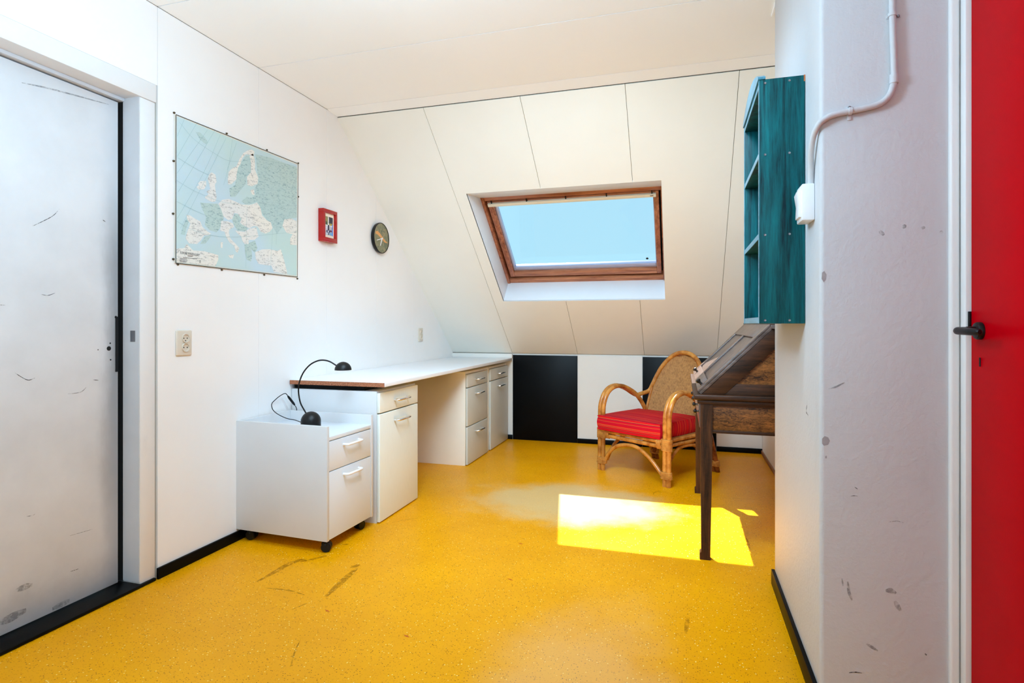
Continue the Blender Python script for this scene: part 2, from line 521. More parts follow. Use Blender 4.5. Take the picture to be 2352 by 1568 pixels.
# ------------------------------------------------------------------ mesh building
class MB:
    def __init__(self, M=None):
        self.bm = bmesh.new()
        self.M = M

    def _v(self, p):
        p = Vector(p)
        return self.bm.verts.new(self.M @ p if self.M else p)

    def box(self, x0, x1, y0, y1, z0, z1, bev=0.0, seg=2):
        tmp = bmesh.new()
        bmesh.ops.create_cube(tmp, size=1.0)
        for v in tmp.verts:
            v.co = Vector(((x0 + x1) / 2 + v.co.x * (x1 - x0), (y0 + y1) / 2 + v.co.y * (y1 - y0), (z0 + z1) / 2 + v.co.z * (z1 - z0)))
        if bev:
            bmesh.ops.bevel(tmp, geom=list(tmp.edges), offset=bev, segments=seg, profile=0.5, affect='EDGES', clamp_overlap=True)
        self._merge(tmp)
        return self

    def _merge(self, tmp, X=None):
        m = {}
        for v in tmp.verts:
            co = X @ v.co if X else v.co
            m[v] = self._v(co)
        for f in tmp.faces:
            try:
                self.bm.faces.new([m[v] for v in f.verts])
            except ValueError:
                pass
        tmp.free()

    def prism(self, poly, vec, bev=0.0):
        """polygon of 3-D points pushed along vec"""
        tmp = bmesh.new()
        vec = Vector(vec)
        a = [tmp.verts.new(Vector(p)) for p in poly]
        b = [tmp.verts.new(Vector(p) + vec) for p in poly]
        n = len(a)
        tmp.faces.new(a)
        tmp.faces.new(list(reversed(b)))
        for i in range(n):
            j = (i + 1) % n
            tmp.faces.new([a[j], a[i], b[i], b[j]])
        bmesh.ops.recalc_face_normals(tmp, faces=list(tmp.faces))
        if bev:
            bmesh.ops.bevel(tmp, geom=list(tmp.edges), offset=bev, segments=2, profile=0.5, affect='EDGES', clamp_overlap=True)
        self._merge(tmp)
        return self

    def tube(self, pts, r, n=10, closed=False, flat=1.0):
        pts = [Vector(p) for p in pts]
        k = len(pts)
        rs = r if isinstance(r, (list, tuple)) else [r] * k
        tang = []
        for i in range(k):
            a = pts[(i - 1) % k] if (closed or i > 0) else pts[i]
            b = pts[(i + 1) % k] if (closed or i < k - 1) else pts[i]
            tang.append((b - a).normalized())
        up = Vector((0, 0, 1)) if abs(tang[0].z) < 0.9 else Vector((1, 0, 0))
        nrm = (up - tang[0] * up.dot(tang[0])).normalized()
        rings = []
        for i in range(k):
            nrm = (nrm - tang[i] * nrm.dot(tang[i])).normalized()
            bn = tang[i].cross(nrm)
            rings.append([self._v(pts[i] + (nrm * math.cos(2 * math.pi * j / n) + bn * math.sin(2 * math.pi * j / n) * flat) * rs[i]) for j in range(n)])
        for i in range(k if closed else k - 1):
            A, B = rings[i], rings[(i + 1) % k]
            for j in range(n):
                self.bm.faces.new([A[j], A[(j + 1) % n], B[(j + 1) % n], B[j]])
        if not closed:
            self.bm.faces.new(list(reversed(rings[0])))
            self.bm.faces.new(rings[-1])
        return self

    def lathe(self, prof, X=None, n=24):
        """profile of (r, z) turned about local z, placed by matrix X"""
        tmp = bmesh.new()
        rings = []
        for r, z in prof:
            if r < 1e-6:
                rings.append([tmp.verts.new((0, 0, z))])
            else:
                rings.append([tmp.verts.new((r * math.cos(2 * math.pi * j / n), r * math.sin(2 * math.pi * j / n), z)) for j in range(n)])
        for A, B in zip(rings, rings[1:]):
            for j in range(n):
                k = (j + 1) % n
                if len(A) == 1 and len(B) == 1:
                    continue
                if len(A) == 1:
                    tmp.faces.new([A[0], B[k], B[j]])
                elif len(B) == 1:
                    tmp.faces.new([A[j], A[k], B[0]])
                else:
                    tmp.faces.new([A[j], A[k], B[k], B[j]])
        bmesh.ops.recalc_face_normals(tmp, faces=list(tmp.faces))
        self._merge(tmp, X)
        return self

    def build(self, name, mat, parent=None, local=False, smooth=True):
        bm = self.bm
        bmesh.ops.recalc_face_normals(bm, faces=list(bm.faces))
        for f in bm.faces:
            f.smooth = smooth
        for e in bm.edges:
            if len(e.link_faces) == 2 and e.calc_face_angle(0) > math.radians(38):
                e.smooth = False
        me = bpy.data.meshes.new(name)
        root = parent
        if parent is not None and not local:
            mw = Matrix.Identity(4)
            q = parent
            while q is not None:
                mw = q.matrix_basis @ mw
                q = q.parent
            bm.transform(mw.inverted())
        bm.to_mesh(me)
        bm.free()
        me.materials.append(MAT[mat] if isinstance(mat, str) else mat)
        ob = bpy.data.objects.new(name, me)
        COL.objects.link(ob)
        if parent is not None:
            ob.parent = parent
        return ob


def tag(o, label=None, cat=None, group=None, kind=None):
    for k, v in (('label', label), ('category', cat), ('group', group), ('kind', kind)):
        if v:
            o[k] = v
    return o


def thing(name, label, cat, loc=(0, 0, 0), rz=0.0, group=None, kind=None):
    o = bpy.data.objects.new(name, None)
    COL.objects.link(o)
    o.empty_display_size = 0.05
    o.location = loc
    o.rotation_euler = (0, 0, rz)
    o.matrix_basis = Matrix.Translation(loc) @ Matrix.Rotation(rz, 4, 'Z')
    return tag(o, label, cat, group, kind)


def copy_tree(o, parent=None):
    c = o.copy()
    COL.objects.link(c)
    if parent is not None:
        c.parent = parent
    for ch in list(o.children):
        copy_tree(ch, c)
    return c


def clip(poly, a, b, c):
    """keep the part of a 2-D polygon where a*x + b*y <= c"""
    out = []
    for i in range(len(poly)):
        p, q = poly[i], poly[(i + 1) % len(poly)]
        dp, dq = a * p[0] + b * p[1] - c, a * q[0] + b * q[1] - c
        if dp <= 0:
            out.append(p)
        if dp * dq < 0:
            k = dp / (dp - dq)
            out.append((p[0] + (q[0] - p[0]) * k, p[1] + (q[1] - p[1]) * k))
    return out


def spline(pts, n=8, closed=False):
    """Catmull-Rom through points"""
    P = [Vector(p) for p in pts]
    k = len(P)
    out = []
    for i in range(k if closed else k - 1):
        p0 = P[(i - 1) % k] if (closed or i > 0) else P[0] * 2 - P[1]
        p1, p2 = P[i], P[(i + 1) % k]
        p3 = P[(i + 2) % k] if (closed or i < k - 2) else P[-1] * 2 - P[-2]
        for s in range(n):
            t = s / n
            out.append(0.5 * ((2 * p1) + (p2 - p0) * t + (2 * p0 - 5 * p1 + 4 * p2 - p3) * t * t + (3 * p1 - p0 - 3 * p2 + p3) * t ** 3))
    if not closed:
        out.append(P[-1])
    return out


def ribbon(mb, pts, widths, normal, lift):
    """flat strip along points on a plane, lifted off it"""
    n = Vector(normal)
    P = [Vector(p) for p in pts]
    L, Rr = [], []
    for i, p in enumerate(P):
        d = (P[min(i + 1, len(P) - 1)] - P[max(i - 1, 0)]).normalized()
        s = n.cross(d).normalized()
        w = widths[i] if isinstance(widths, (list, tuple)) else widths
        L.append(mb._v(p + n * lift + s * w / 2))
        Rr.append(mb._v(p + n * lift - s * w / 2))
    for i in range(len(P) - 1):
        mb.bm.faces.new([Rr[i], Rr[i + 1], L[i + 1], L[i]])


# ------------------------------------------------------------------ the room shell
LX = -2.118          # left wall
KY = 5.15            # far knee wall
PX = 0.365           # left face of the pier
PY0, PY1 = 1.767, 2.58
RX = 0.635           # right wall of the recess behind the pier
CZ = 2.408
S0 = Vector((LX, 3.212, 2.398))
ST = Vector((0, 0.7716, -0.6362))    # down the slope
SN = Vector((0, 0.6362, 0.7716))     # out through the roof
SLOPE = Matrix(((1, 0, 0, 0), (0, ST.y, SN.y, S0.y), (0, ST.z, SN.z, S0.z), (0, 0, 0, 1)))   # (X, t, o)
KZ = 0.79

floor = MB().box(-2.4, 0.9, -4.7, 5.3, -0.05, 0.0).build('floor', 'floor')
tag(floor, 'worn yellow speckled linoleum floor of the attic room', 'floor', kind='structure')

# left wall: backing + panels with open joints
wl_mb = MB()
wl_mb.box(LX - 0.16, LX - 0.012, 1.885, 5.3, 0, 2.45)
wl_mb.box(LX - 0.16, LX - 0.012, 0.86, 1.885, 2.03, 2.45)
wl_mb.box(LX - 0.16, LX, -4.7, 0.86, 0, 2.45)
wall_left = wl_mb.build('wall_left', 'joint')
tag(wall_left, 'long white panelled wall on the left with the map and the grey door', 'wall', kind='structure')


def left_panel(y0, y1, z0, z1, g=0.0009):
    poly = [(y0 + g, z0), (y1 - g, z0), (y1 - g, z1), (y0 + g, z1)]
    # under the slope: (y,z) with SN.y*y + SN.z*z <= SN.S0
    poly = clip(poly, SN.y, SN.z, SN.dot(S0))
    MB().prism([(LX, p[0], p[1]) for p in poly], (-0.0115, 0, 0)).build('panel', 'wall', wall_left)


for a, b in ((1.896, 2.498), (2.498, 3.095), (3.095, 3.698), (3.698, 4.30), (4.30, 4.90), (4.90, 5.148)):
    left_panel(a, b, 0.0, CZ - 0.002)
left_panel(0.86, 1.896, 2.075, CZ - 0.002)

# far knee wall
wk_mb = MB().box(-2.3, 0.8, KY + 0.012, KY + 0.16, 0, 0.86)
wall_far = wk_mb.build('wall_far', 'knee')
tag(wall_far, 'low white knee wall with black boards under the sloped ceiling', 'wall', kind='structure')
PANX = (LX, -1.517, -0.908, -0.333, 0.277, RX)
for i in range(5):
    black = i in (1, 3)
    p = MB()
    dy = 0.006 if black else 0.0
    p.box(PANX[i] + 0.0015, PANX[i + 1] - 0.0015, KY - dy, KY + 0.0115, 0.0, KZ - (0.004 if black else 0), 0.0012 if black else 0)
    ob = p.build('panel', 'black_panel' if black else 'knee', wall_far)
    if black:
        ob['label'] = 'glossy black knee wall board'

# ceiling
ce_mb = MB().box(-2.3, 0.95, -4.7, 3.24, CZ + 0.0115, CZ + 0.12)
ceiling = ce_mb.build('ceiling', 'joint_dark')
tag(ceiling, 'flat cream white panelled ceiling with fine joints', 'ceiling', kind='structure')
cy = [-4.7, -1.7, -0.6, 0.09, 0.69, 1.29, 1.896, 2.498, 3.095]
for a, b in zip(cy, cy[1:]):
    MB().box(LX, 0.9, a + 0.0024, b - 0.0020, CZ, CZ + 0.0115).build('panel', 'ceiling', ceiling)
# the batten between ceiling and slope
MB().prism([(LX, 3.0965, CZ), (LX, 3.208, CZ - 0.0105), (LX, 3.212, CZ + 0.0115), (LX, 3.0965, CZ + 0.0115)], (0.9 - LX, 0, 0)).build('batten', 'ceiling', ceiling)
tr = MB().box(0.368, 0.380, 2.58, 2.70, CZ - 0.011, CZ, 0.003).build('trim_1', 'ceiling')
tag(tr, 'short white bead on the ceiling beside the pier', 'trim', kind='structure')

# sloped ceiling: slab with the skylight hole, then panels
WX0, WX1, WT0, WT1 = -1.434, -0.126, 0.665, 1.785
TE = 2.56
sl = MB(SLOPE)
for x0, x1, t0, t1 in ((-2.3, WX0 - 0.012, -0.1, 2.75), (WX1 + 0.012, 0.9, -0.1, 2.75), (WX0 - 0.012, WX1 + 0.012, WT1 + 0.012, 2.75)):
    sl.box(x0, x1, t0, t1, 0.0115, 0.30)
sl.prism([(WX0 - 0.012, -0.1, 0.0115), (WX0 - 0.012, WT0 - 0.02, 0.0115), (WX0 - 0.012, 0.868, 0.235), (WX0 - 0.012, 0.868, 0.30), (WX0 - 0.012, -0.1, 0.30)], (WX1 - WX0 + 0.024, 0, 0))
slope = sl.build('ceiling_slope', 'joint')
tag(slope, 'cream white panelled slope of the attic roof around the skylight', 'ceiling', kind='structure')
g = 0.0014
T1 = 2.503


def spanel(poly):
    MB(SLOPE).prism([(x, t, 0.0) for x, t in poly], (0, 0, 0.0112)).build('panel', 'slope', slope)


T0 = 0.006
MB(SLOPE).box(LX, 0.66, -0.002, 0.010, 0.006, 0.0118).build('shadow_gap', 'gap_dark', slope)
spanel([(LX, T0), (-1.52 - g, T0), (-1.52 - g, T1), (LX, T1)])
spanel([(-1.52 + g, T0), (-0.905 - g, T0), (-0.905 - g, WT0), (WX0, WT0), (WX0, WT1), (-0.905 - g, WT1), (-0.905 - g, T1), (-1.52 + g, T1)])
spanel([(-0.905 + g, T0), (-0.303 - g, T0), (-0.303 - g, WT0), (-0.905 + g, WT0)])
spanel([(-0.905 + g, WT1), (-0.318 - g, WT1), (-0.318 - g, T1), (-0.905 + g, T1)])
spanel([(-0.303 + g, T0), (0.287 - g, T0), (0.280 - g, T1), (-0.318 + g, T1), (-0.318 + g, WT1), (WX1, WT1), (WX1, WT0), (-0.303 + g, WT0)])
spanel([(0.287 + g, T0), (0.66, T0), (0.66, T1), (0.280 + g, T1)])

# right: pier, recess wall, near right wall, back wall
pier = MB()
pier.box(PX, 0.95, PY0, PY1, 0, 2.45, 0.012, 3)
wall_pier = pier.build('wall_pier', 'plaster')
tag(wall_pier, 'white plastered pier between the alcove and the red door', 'wall', kind='structure')
wall_right = MB().box(RX, 0.80, PY1 - 0.02, 5.3, 0, 2.45).build('wall_right', 'wall')
tag(wall_right, 'white right wall of the alcove behind the writing desk', 'wall', kind='structure')
wn_mb = MB()
wn_mb.box(0.745, 0.90, 1.735, PY0 + 0.02, 0, 2.45)
wn_mb.box(0.745, 0.90, 0.82, 1.735, 2.06, 2.45)
wn_mb.box(0.70, 0.90, -4.7, 0.82, 0, 2.45)
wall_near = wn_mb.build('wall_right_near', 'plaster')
tag(wall_near, 'white plastered wall around the red door', 'wall', kind='structure')
wall_back = MB().box(-2.3, 0.95, -4.75, -4.6, 0, 2.45).build('wall_back', 'plaster')
tag(wall_back, 'white wall behind the camera', 'wall', kind='structure')

# baseboards
bb = MB().box(LX, LX + 0.012, 1.890, 5.15, 0, 0.047, 0.002).build('baseboard_left', 'black')
tag(bb, 'thin black baseboard along the left wall', 'baseboard', kind='structure')
bb = MB()
for a, b in ((LX, -1.519), (-0.907, -0.335), (0.279, RX)):
    bb.box(a, b, KY - 0.010, KY, 0, 0.042, 0.002)
tag(bb.build('baseboard_far', 'black'), 'black baseboard strips between the black knee wall boards', 'baseboard', kind='structure')
bb = MB().box(RX - 0.010, RX, 2.6, KY - 0.011, 0, 0.030, 0.002).build('baseboard_right', 'edge_wood')
tag(bb, 'narrow brown baseboard at the foot of the alcove wall', 'baseboard', kind='structure')
bb = MB().box(PX - 0.013, PX, PY0 + 0.01, PY1, 0, 0.062, 0.002).build('baseboard_pier', 'black')
tag(bb, 'black baseboard at the foot of the plastered pier', 'baseboard', kind='structure')

# window sill strip at the back of the desk
tr = MB().box(LX, -1.52, KY - 0.022, KY + 0.001, 0.758, 0.797, 0.003).build('trim_2', 'knee')
tag(tr, 'white upstand strip behind the far end of the worktop', 'trim', kind='structure')

# ------------------------------------------------------------------ skylight
win = thing('window_1', 'pine framed pivot skylight in the sloped ceiling', 'window', tuple(SLOPE @ Vector((-0.78, 1.785, 0))), kind='structure')
OI = 0.228
XI0, XI1, TI0, TI1 = WX0 + 0.0, WX1 - 0.010, 0.888, 1.785


def lining(poly, vec):
    MB(SLOPE).prism(poly, vec, 0.0008).build('lining', 'lining', win)


lining([(WX0, WT0, 0.0005), (WX0, WT1, 0.0005), (WX0, WT1, OI), (WX0, TI0, OI)], (-0.011, 0, 0))
lining([(WX1, WT0, 0.0005), (WX1, WT1, 0.0005), (WX1 - 0.010, WT1, OI), (WX1 - 0.010, TI0, OI)], (0.011, 0, 0))
lining([(WX0 - 0.011, WT1, 0.0005), (WX1 + 0.011, WT1, 0.0005), (WX1 + 0.011, WT1, OI), (WX0 - 0.011, WT1, OI)], (0, 0.011, 0))
lining([(WX0 - 0.011, WT0, 0.0005), (WX1 + 0.011, WT0, 0.0005), (WX1 + 0.011, TI0, OI), (WX0 - 0.011, TI0, OI)], (0, -0.011, 0.006))
# fixed frame
for (x0, x1, t0, t1), m in (((WX0 - 0.01, -1.412, 0.86, 1.80), 'pine_stile'), ((-0.142, WX1 + 0.01, 0.86, 1.80), 'pine_stile'),
                            ((-1.412, -0.142, 1.742, 1.80), 'pine'), ((-1.412, -0.142, 0.86, 0.905), 'pine')):
    MB(SLOPE).box(x0, x1, t0, t1, 0.205 if m == 'pine_stile' else 0.212, 0.30, 0.004).build('frame_rail', m, win)
# sash
for (x0, x1, t0, t1), m in (((-1.397, -1.356, 0.912, 1.714), 'pine_stile'), ((-0.190, -0.155, 0.912, 1.714), 'pine_stile'),
                            ((-1.356, -0.190, 1.662, 1.714), 'pine'), ((-1.356, -0.190, 0.912, 0.935), 'pine')):
    MB(SLOPE).box(x0, x1, t0, t1, 0.215, 0.275, 0.004).build('sash_rail', m, win)
for (x0, x1, t0, t1) in ((-1.43, -1.36, 0.87, 1.79), (-0.188, -0.13, 0.87, 1.79), (-1.36, -0.188, 1.665, 1.79), (-1.36, -0.188, 0.87, 0.935)):
    MB(SLOPE).box(x0, x1, t0, t1, 0.276, 0.297).build('light_stop', 'hole', win)  # dark strips added to stop sun leaking past the sash
# sloped beads between sash and pane
for (x0, x1, t0, t1) in ((-1.356, -1.338, 0.935, 1.662), (-0.196, -0.190, 0.935, 1.662), (-1.338, -0.196, 1.622, 1.662)):
    MB(SLOPE).box(x0, x1, t0, t1, 0.236, 0.272, 0.003).build('glazing_bead', 'bead_grey', win)
MB(SLOPE).box(-1.392, -0.172, 0.924, 0.950, 0.196, 0.226, 0.004).build('blind_cassette', 'blind_white', win)
MB(SLOPE).box(-0.212, -0.190, 0.931, 0.938, 0.1945, 0.1965).build('type_plate', 'steel', win)
for x in (-1.36, -1.09, -0.80, -0.51, -0.20):
    MB(SLOPE).box(x - 0.004, x + 0.004, 0.903, 0.924, 0.203, 0.214, 0.001).build('clip', 'black_plastic', win)
MB(SLOPE).box(-1.345, -0.19, 0.93, 1.64, 0.258, 0.264).build('pane', 'glass', win)
c = SLOPE @ Vector((-0.255, 1.585, 0.2565))
MB(SLOPE).lathe([(0, 0.0), (0.010, 0.0), (0.009, 0.002), (0, 0.002)], Matrix.Translation((-0.262, 1.588, 0.2555)), 12).build('sticker', 'black', win)

# ------------------------------------------------------------------ left door (grey white) in its frame
DY0, DY1 = 0.93, 1.815
door1 = thing('door_1', 'scuffed white flush door without a handle in the left wall', 'door', (LX, (DY0 + DY1) / 2, 0), kind='structure')
leaf = MB().box(-2.250, -2.212, DY0 + 0.004, 1.796, 0.016, 1.978, 0.002).build('leaf', 'door_leaf', door1)
# lining of the opening
MB().box(-2.30, LX, DY1, DY1 + 0.002 + 0.068, 0.0, 1.998, 0.003).build('jamb', 'old_white', door1)
MB().box(-2.30, -2.112, DY0 - 0.05, DY1 + 0.071, 1.998, 2.073, 0.004).build('lintel', 'old_white', door1)
MB().box(-2.30, LX, DY0 - 0.07, DY0, 0.0, 1.998, 0.003).build('jamb', 'old_white', door1)
MB().box(-2.205, LX - 0.002, DY1 - 0.0035, DY1, 0.02, 1.998).build('jamb_face', 'grey_jamb', door1)
MB().box(-2.30, -2.255, DY1 - 0.02, DY1, 0.02, 1.998).build('door_stop', 'black', door1)
MB().box(-2.262, -2.206, DY1 - 0.0042, DY1 - 0.0002, 0.016, 1.984).build('rebate', 'hole', door1)
MB().box(-2.30, -2.195, DY0, DY1 - 0.004, 1.984, 1.998, 0.002).build('door_stop', 'grey_jamb', door1)
MB().box(-2.30, LX + 0.012, DY0 - 0.07, DY1 + 0.066, 0.0, 0.013, 0.004).build('threshold', 'black', door1)
MB().box(-2.2105, -2.2095, 1.783, 1.7955, 0.878, 1.102).build('lock_plate', 'hole', door1)
MB().box(-2.165, -2.140, DY1 - 0.0045, DY1 - 0.003, 1.00, 1.045, 0.0).build('strike_plate', 'steel', door1)
Y90 = Matrix.Rotation(math.radians(90), 4, 'Y')
for u, v, r in ((250, 800, 0.009), (254, 826, 0.003), (253, 788, 0.003), (266, 728, 0.005), (225, 803, 0.002)):
    p = on(0, -2.2119, u, v)
    MB().lathe([(0, 0.0008), (r, 0.0008), (r, 0)], Matrix.Translation(p) @ Y90, 14).build('screw_hole', 'hole', door1)


def marks(name, mat, parent, axis, val, normal, strokes, lift=0.0006):
    for pts, w in strokes:
        mb = MB()
        P = spline([on(axis, val, u, v) for u, v in pts], 6)
        k = len(P)
        ribbon(mb, P, [w * (0.35 + 0.65 * math.sin(math.pi * (i + 0.6) / (k + 0.2))) for i in range(k)], normal, lift)
        mb.build(name, mat, parent)


marks('scratch', 'scratch', door1, 0, -2.212, (1, 0, 0), [
    ([(75, 519), (100, 507), (122, 495), (136, 480)], 0.0022), ([(34, 856), (62, 872), (80, 868)], 0.0022),
    ([(95, 676), (110, 678), (126, 673)], 0.0018), ([(154, 905), (185, 900), (198, 889)], 0.0016),
    ([(60, 1186), (75, 1183), (80, 1180)], 0.002), ([(162, 1312), (180, 1306)], 0.002), ([(0, 700), (12, 701)], 0.002),
    ([(214, 872), (226, 873)], 0.002), ([(160, 1230), (212, 1215)], 0.0012), ([(236, 505), (242, 509)], 0.003)])
marks('scuff', 'scuff_grey', door1, 0, -2.212, (1, 0, 0), [
    ([(36, 1356), (55, 1348), (74, 1342)], 0.022), ([(0, 1430), (25, 1418), (60, 1400)], 0.03), ([(120, 1398), (160, 1378)], 0.02),
    ([(50, 190), (120, 205), (250, 240)], 0.006), ([(200, 200), (240, 215)], 0.006)])

# ------------------------------------------------------------------ red door on the right
door2 = thing('door_2', 'bright red flush door with a black lever handle at the right edge', 'door', (0.70, 1.28, 0), kind='structure')
MB().box(0.70, 0.74, 0.86, 1.722, 0.008, 2.03, 0.002).build('leaf', 'red_door', door2)
cs = MB()
cs.box(0.668, 0.690, 1.755, PY0 + 0.006, 0, 2.12, 0.006, 3)
cs.box(0.6895, 0.745, 1.7635, PY0 + 0.006, 0, 2.12, 0.001)
cs.box(0.690, 0.745, 1.727, 1.7570, 0, 2.05, 0.003)
cs.build('casing', 'old_white', door2)
MB().box(0.712, 0.732, 1.7215, 1.7235, 0.955, 1.055).build('lock_plate', 'steel', door2)
MB().box(0.6945, 0.702, 1.7205, 1.7275, 1.058, 1.103, 0.001).build('latch_plate', 'black_plastic', door2)
hd = MB()
Xm = Matrix.Rotation(math.radians(-90), 4, 'Y')
hy, hz = 1.672, 1.0545
hd.lathe([(0, 0.0), (0.0215, 0.0), (0.0215, 0.008), (0.019, 0.012), (0.011, 0.0135), (0.0105, 0.030), (0, 0.030)], Matrix.Translation((0.70, hy, hz)) @ Xm, 28)
lever = [(0.672, hy, hz), (0.655, hy - 0.001, hz), (0.649, hy - 0.008, hz), (0.648, hy - 0.02, hz), (0.648, hy - 0.06, hz - 0.001), (0.650, hy - 0.108, hz - 0.002), (0.651, hy - 0.112, hz - 0.002)]
hd.tube(lever, [0.0095, 0.0095, 0.0095, 0.0095, 0.009, 0.008, 0.005], 14)
hd.build('lever_handle', 'black_plastic', door2)
MB().box(0.6985, 0.7005, hy + 0.004 - 0.003, hy + 0.004 + 0.003, 0.967, 0.989, 0.0005).build('keyhole', 'hole', door2)

# chips and scuffs on the pier
def chip(name, mat, parent, axis, val, vec, pts):
    MB().prism([on(axis, val, u, v) for u, v in pts], vec).build(name, mat, parent)


for pts in ([(1888, 626), (1893, 622), (1898, 630), (1897, 642), (1892, 648), (1887, 640)],
            [(1888, 1007), (1894, 1001), (1902, 1004), (1906, 1012), (1902, 1021), (1892, 1023), (1888, 1018)],
            [(1895, 1047), (1899, 1046), (1899, 1052), (1895, 1052)]):
    chip('plaster_chip', 'chip_grey', wall_pier, 1, PY0 + 0.0005, (0, -0.0009, 0), pts)
marks('scuff', 'scuff_grey', wall_pier, 1, PY0, (0, -1, 0), [
    ([(1947, 1335), (1950, 1360), (1957, 1378)], 0.008), ([(1934, 1328), (1936, 1345)], 0.004), ([(2034, 1356), (2046, 1356), (2058, 1362)], 0.014),
    ([(2055, 1380), (2068, 1402)], 0.012), ([(1990, 1478), (2003, 1486), (2016, 1494)], 0.008), ([(2073, 524), (2080, 516)], 0.010), ([(2118, 520), (2122, 526)], 0.010),
    ([(2160, 530), (2164, 536)], 0.008), ([(1903, 893), (1922, 887), (1940, 878)], 0.005), ([(2020, 530), (2030, 540)], 0.010)])
marks('scratch', 'scratch', wall_pier, 1, PY0, (0, -1, 0), [
    ([(1954, 1139), (1962, 1138), (1970, 1139)], 0.0018), ([(1963, 1118), (1970, 1123)], 0.0018), ([(1950, 1544), (1965, 1543), (1980, 1545)], 0.0028),
    ([(2196, 312), (2192, 322), (2198, 335), (2197, 365), (2186, 385), (2182, 400), (2183, 425)], 0.0016), ([(2190, 870), (2194, 890), (2193, 925)], 0.0014),
    ([(2186, 1150), (2194, 1165), (2192, 1200)], 0.0014), ([(2124, 1500), (2128, 1504)], 0.004), ([(2040, 1198), (2060, 1196), (2075, 1200)], 0.0012)])
marks('scratch', 'scratch', wall_pier, 0, PX, (-1, 0, 0), [([(1854, 930), (1852, 945), (1857, 954)], 0.004)])

# floor scuffs
marks('scuff', 'scuff_floor', floor, 2, 0.0, (0, 0, 1), [
    ([(590, 1336), (630, 1314), (662, 1296), (690, 1286), (705, 1288)], 0.030), ([(690, 1290), (725, 1282), (750, 1276)], 0.018),
    ([(748, 1370), (775, 1345), (800, 1322), (820, 1305)], 0.030), ([(806, 1304), (826, 1296)], 0.025), ([(610, 1350), (660, 1355), (700, 1366)], 0.010),
    ([(670, 1400), (705, 1385)], 0.006), ([(668, 1530), (676, 1500), (690, 1468)], 0.006), ([(1500, 1136), (1506, 1130), (1535, 1132)], 0.008), ([(1502, 1131), (1512, 1128), (1532, 1128)], 0.006),
    ([(1575, 1455), (1578, 1430), (1580, 1418)], 0.016), ([(1690, 1200), (1715, 1240), (1722, 1260)], 0.012), ([(780, 1250), (800, 1250)], 0.015),
    ([(900, 1200), (930, 1194), (960, 1190)], 0.006), ([(1640, 1170), (1700, 1172), (1775, 1178)], 0.003), ([(1640, 1142), (1720, 1146), (1775, 1150)], 0.003)])
chips = []
for u, v in ((1196, 1248), (752, 1402), (934, 1460), (1172, 1330)):
    p = on(2, 0.0, u, v)
    MB().prism([p + Vector((-0.014, 0.004, 0)), p + Vector((0.0, -0.005, 0)), p + Vector((0.014, -0.006, 0)), p + Vector((0.002, 0.002, 0))], (0, 0, 0.0006)).build('stain', plain('rust_stain', srgb(196, 84, 4), 0.6) if not chips else chips[0], floor)
    chips.append(bpy.data.materials['rust_stain'])

# ------------------------------------------------------------------ conduit and switch on the pier
con = thing('conduit', 'white painted conduit bending across the pier down to the switch', 'conduit', (0.53, PY0, 1.7))
cyy = PY0 - 0.010
path = spline([(0.533, cyy, 2.40), (0.535, cyy, 2.1), (0.537, cyy, 1.90), (0.541, cyy, 1.76), (0.540, cyy, 1.715), (0.530, cyy, 1.682), (0.508, cyy, 1.662), (0.475, cyy, 1.654),
               (0.437, cyy, 1.649), (0.405, cyy, 1.645), (0.380, cyy, 1.637), (0.361, cyy + 0.004, 1.622), (0.352, cyy + 0.028, 1.594), (0.351, cyy + 0.050, 1.56), (0.354, 1.826, 1.53), (0.356, 1.836, 1.50), (0.357, 1.842, 1.470)], 6)
MB().tube(path, 0.0082, 12).build('pipe', 'plaster', con)
MB().tube([(0.541, cyy, 1.735), (0.541, cyy, 1.712)], 0.0108, 12).build('coupling', 'plaster', con)
for x, z, horiz in ((0.537, 1.895, False), (0.437, 1.649, True)):
    cl = MB()
    if horiz:
        cl.tube([(x - 0.004, cyy, z), (x + 0.004, cyy, z)], 0.0105, 12)
        cl.box(x - 0.005, x + 0.005, PY0 - 0.003, PY0 + 0.001, z - 0.022, z + 0.016, 0.001)
    else:
        cl.tube([(x, cyy, z - 0.004), (x, cyy, z + 0.004)], 0.0105, 12)
        cl.box(x - 0.012, x + 0.022, PY0 - 0.003, PY0 + 0.001, z - 0.005, z + 0.005, 0.001)
    clamp = cl.build('clamp', 'plaster', con)
    sx, sz = (x, z + 0.013) if horiz else (x + 0.016, z - 0.002)
    MB().lathe([(0, 0.004), (0.003, 0.003), (0.004, 0)], Matrix.Translation((sx, PY0 - 0.003, sz)) @ Matrix.Rotation(math.radians(90), 4, 'X'), 10).build('screw', 'steel', clamp)
sw = thing('light_switch', 'white surface mounted rocker switch beside the teal wall shelf', 'light switch', (PX, 1.868, 1.42))
MB().box(0.331, PX, 1.826, 1.906, 1.370, 1.476, 0.004).build('housing', 'white_plastic', sw)
MB().prism([(0.332, 1.838, 1.462), (0.3275, 1.838, 1.466), (0.3215, 1.838, 1.452), (0.3265, 1.838, 1.418), (0.325, 1.838, 1.382), (0.332, 1.838, 1.382)], (0, 0.056, 0), 0.0012).build('rocker', 'white_plastic', sw)

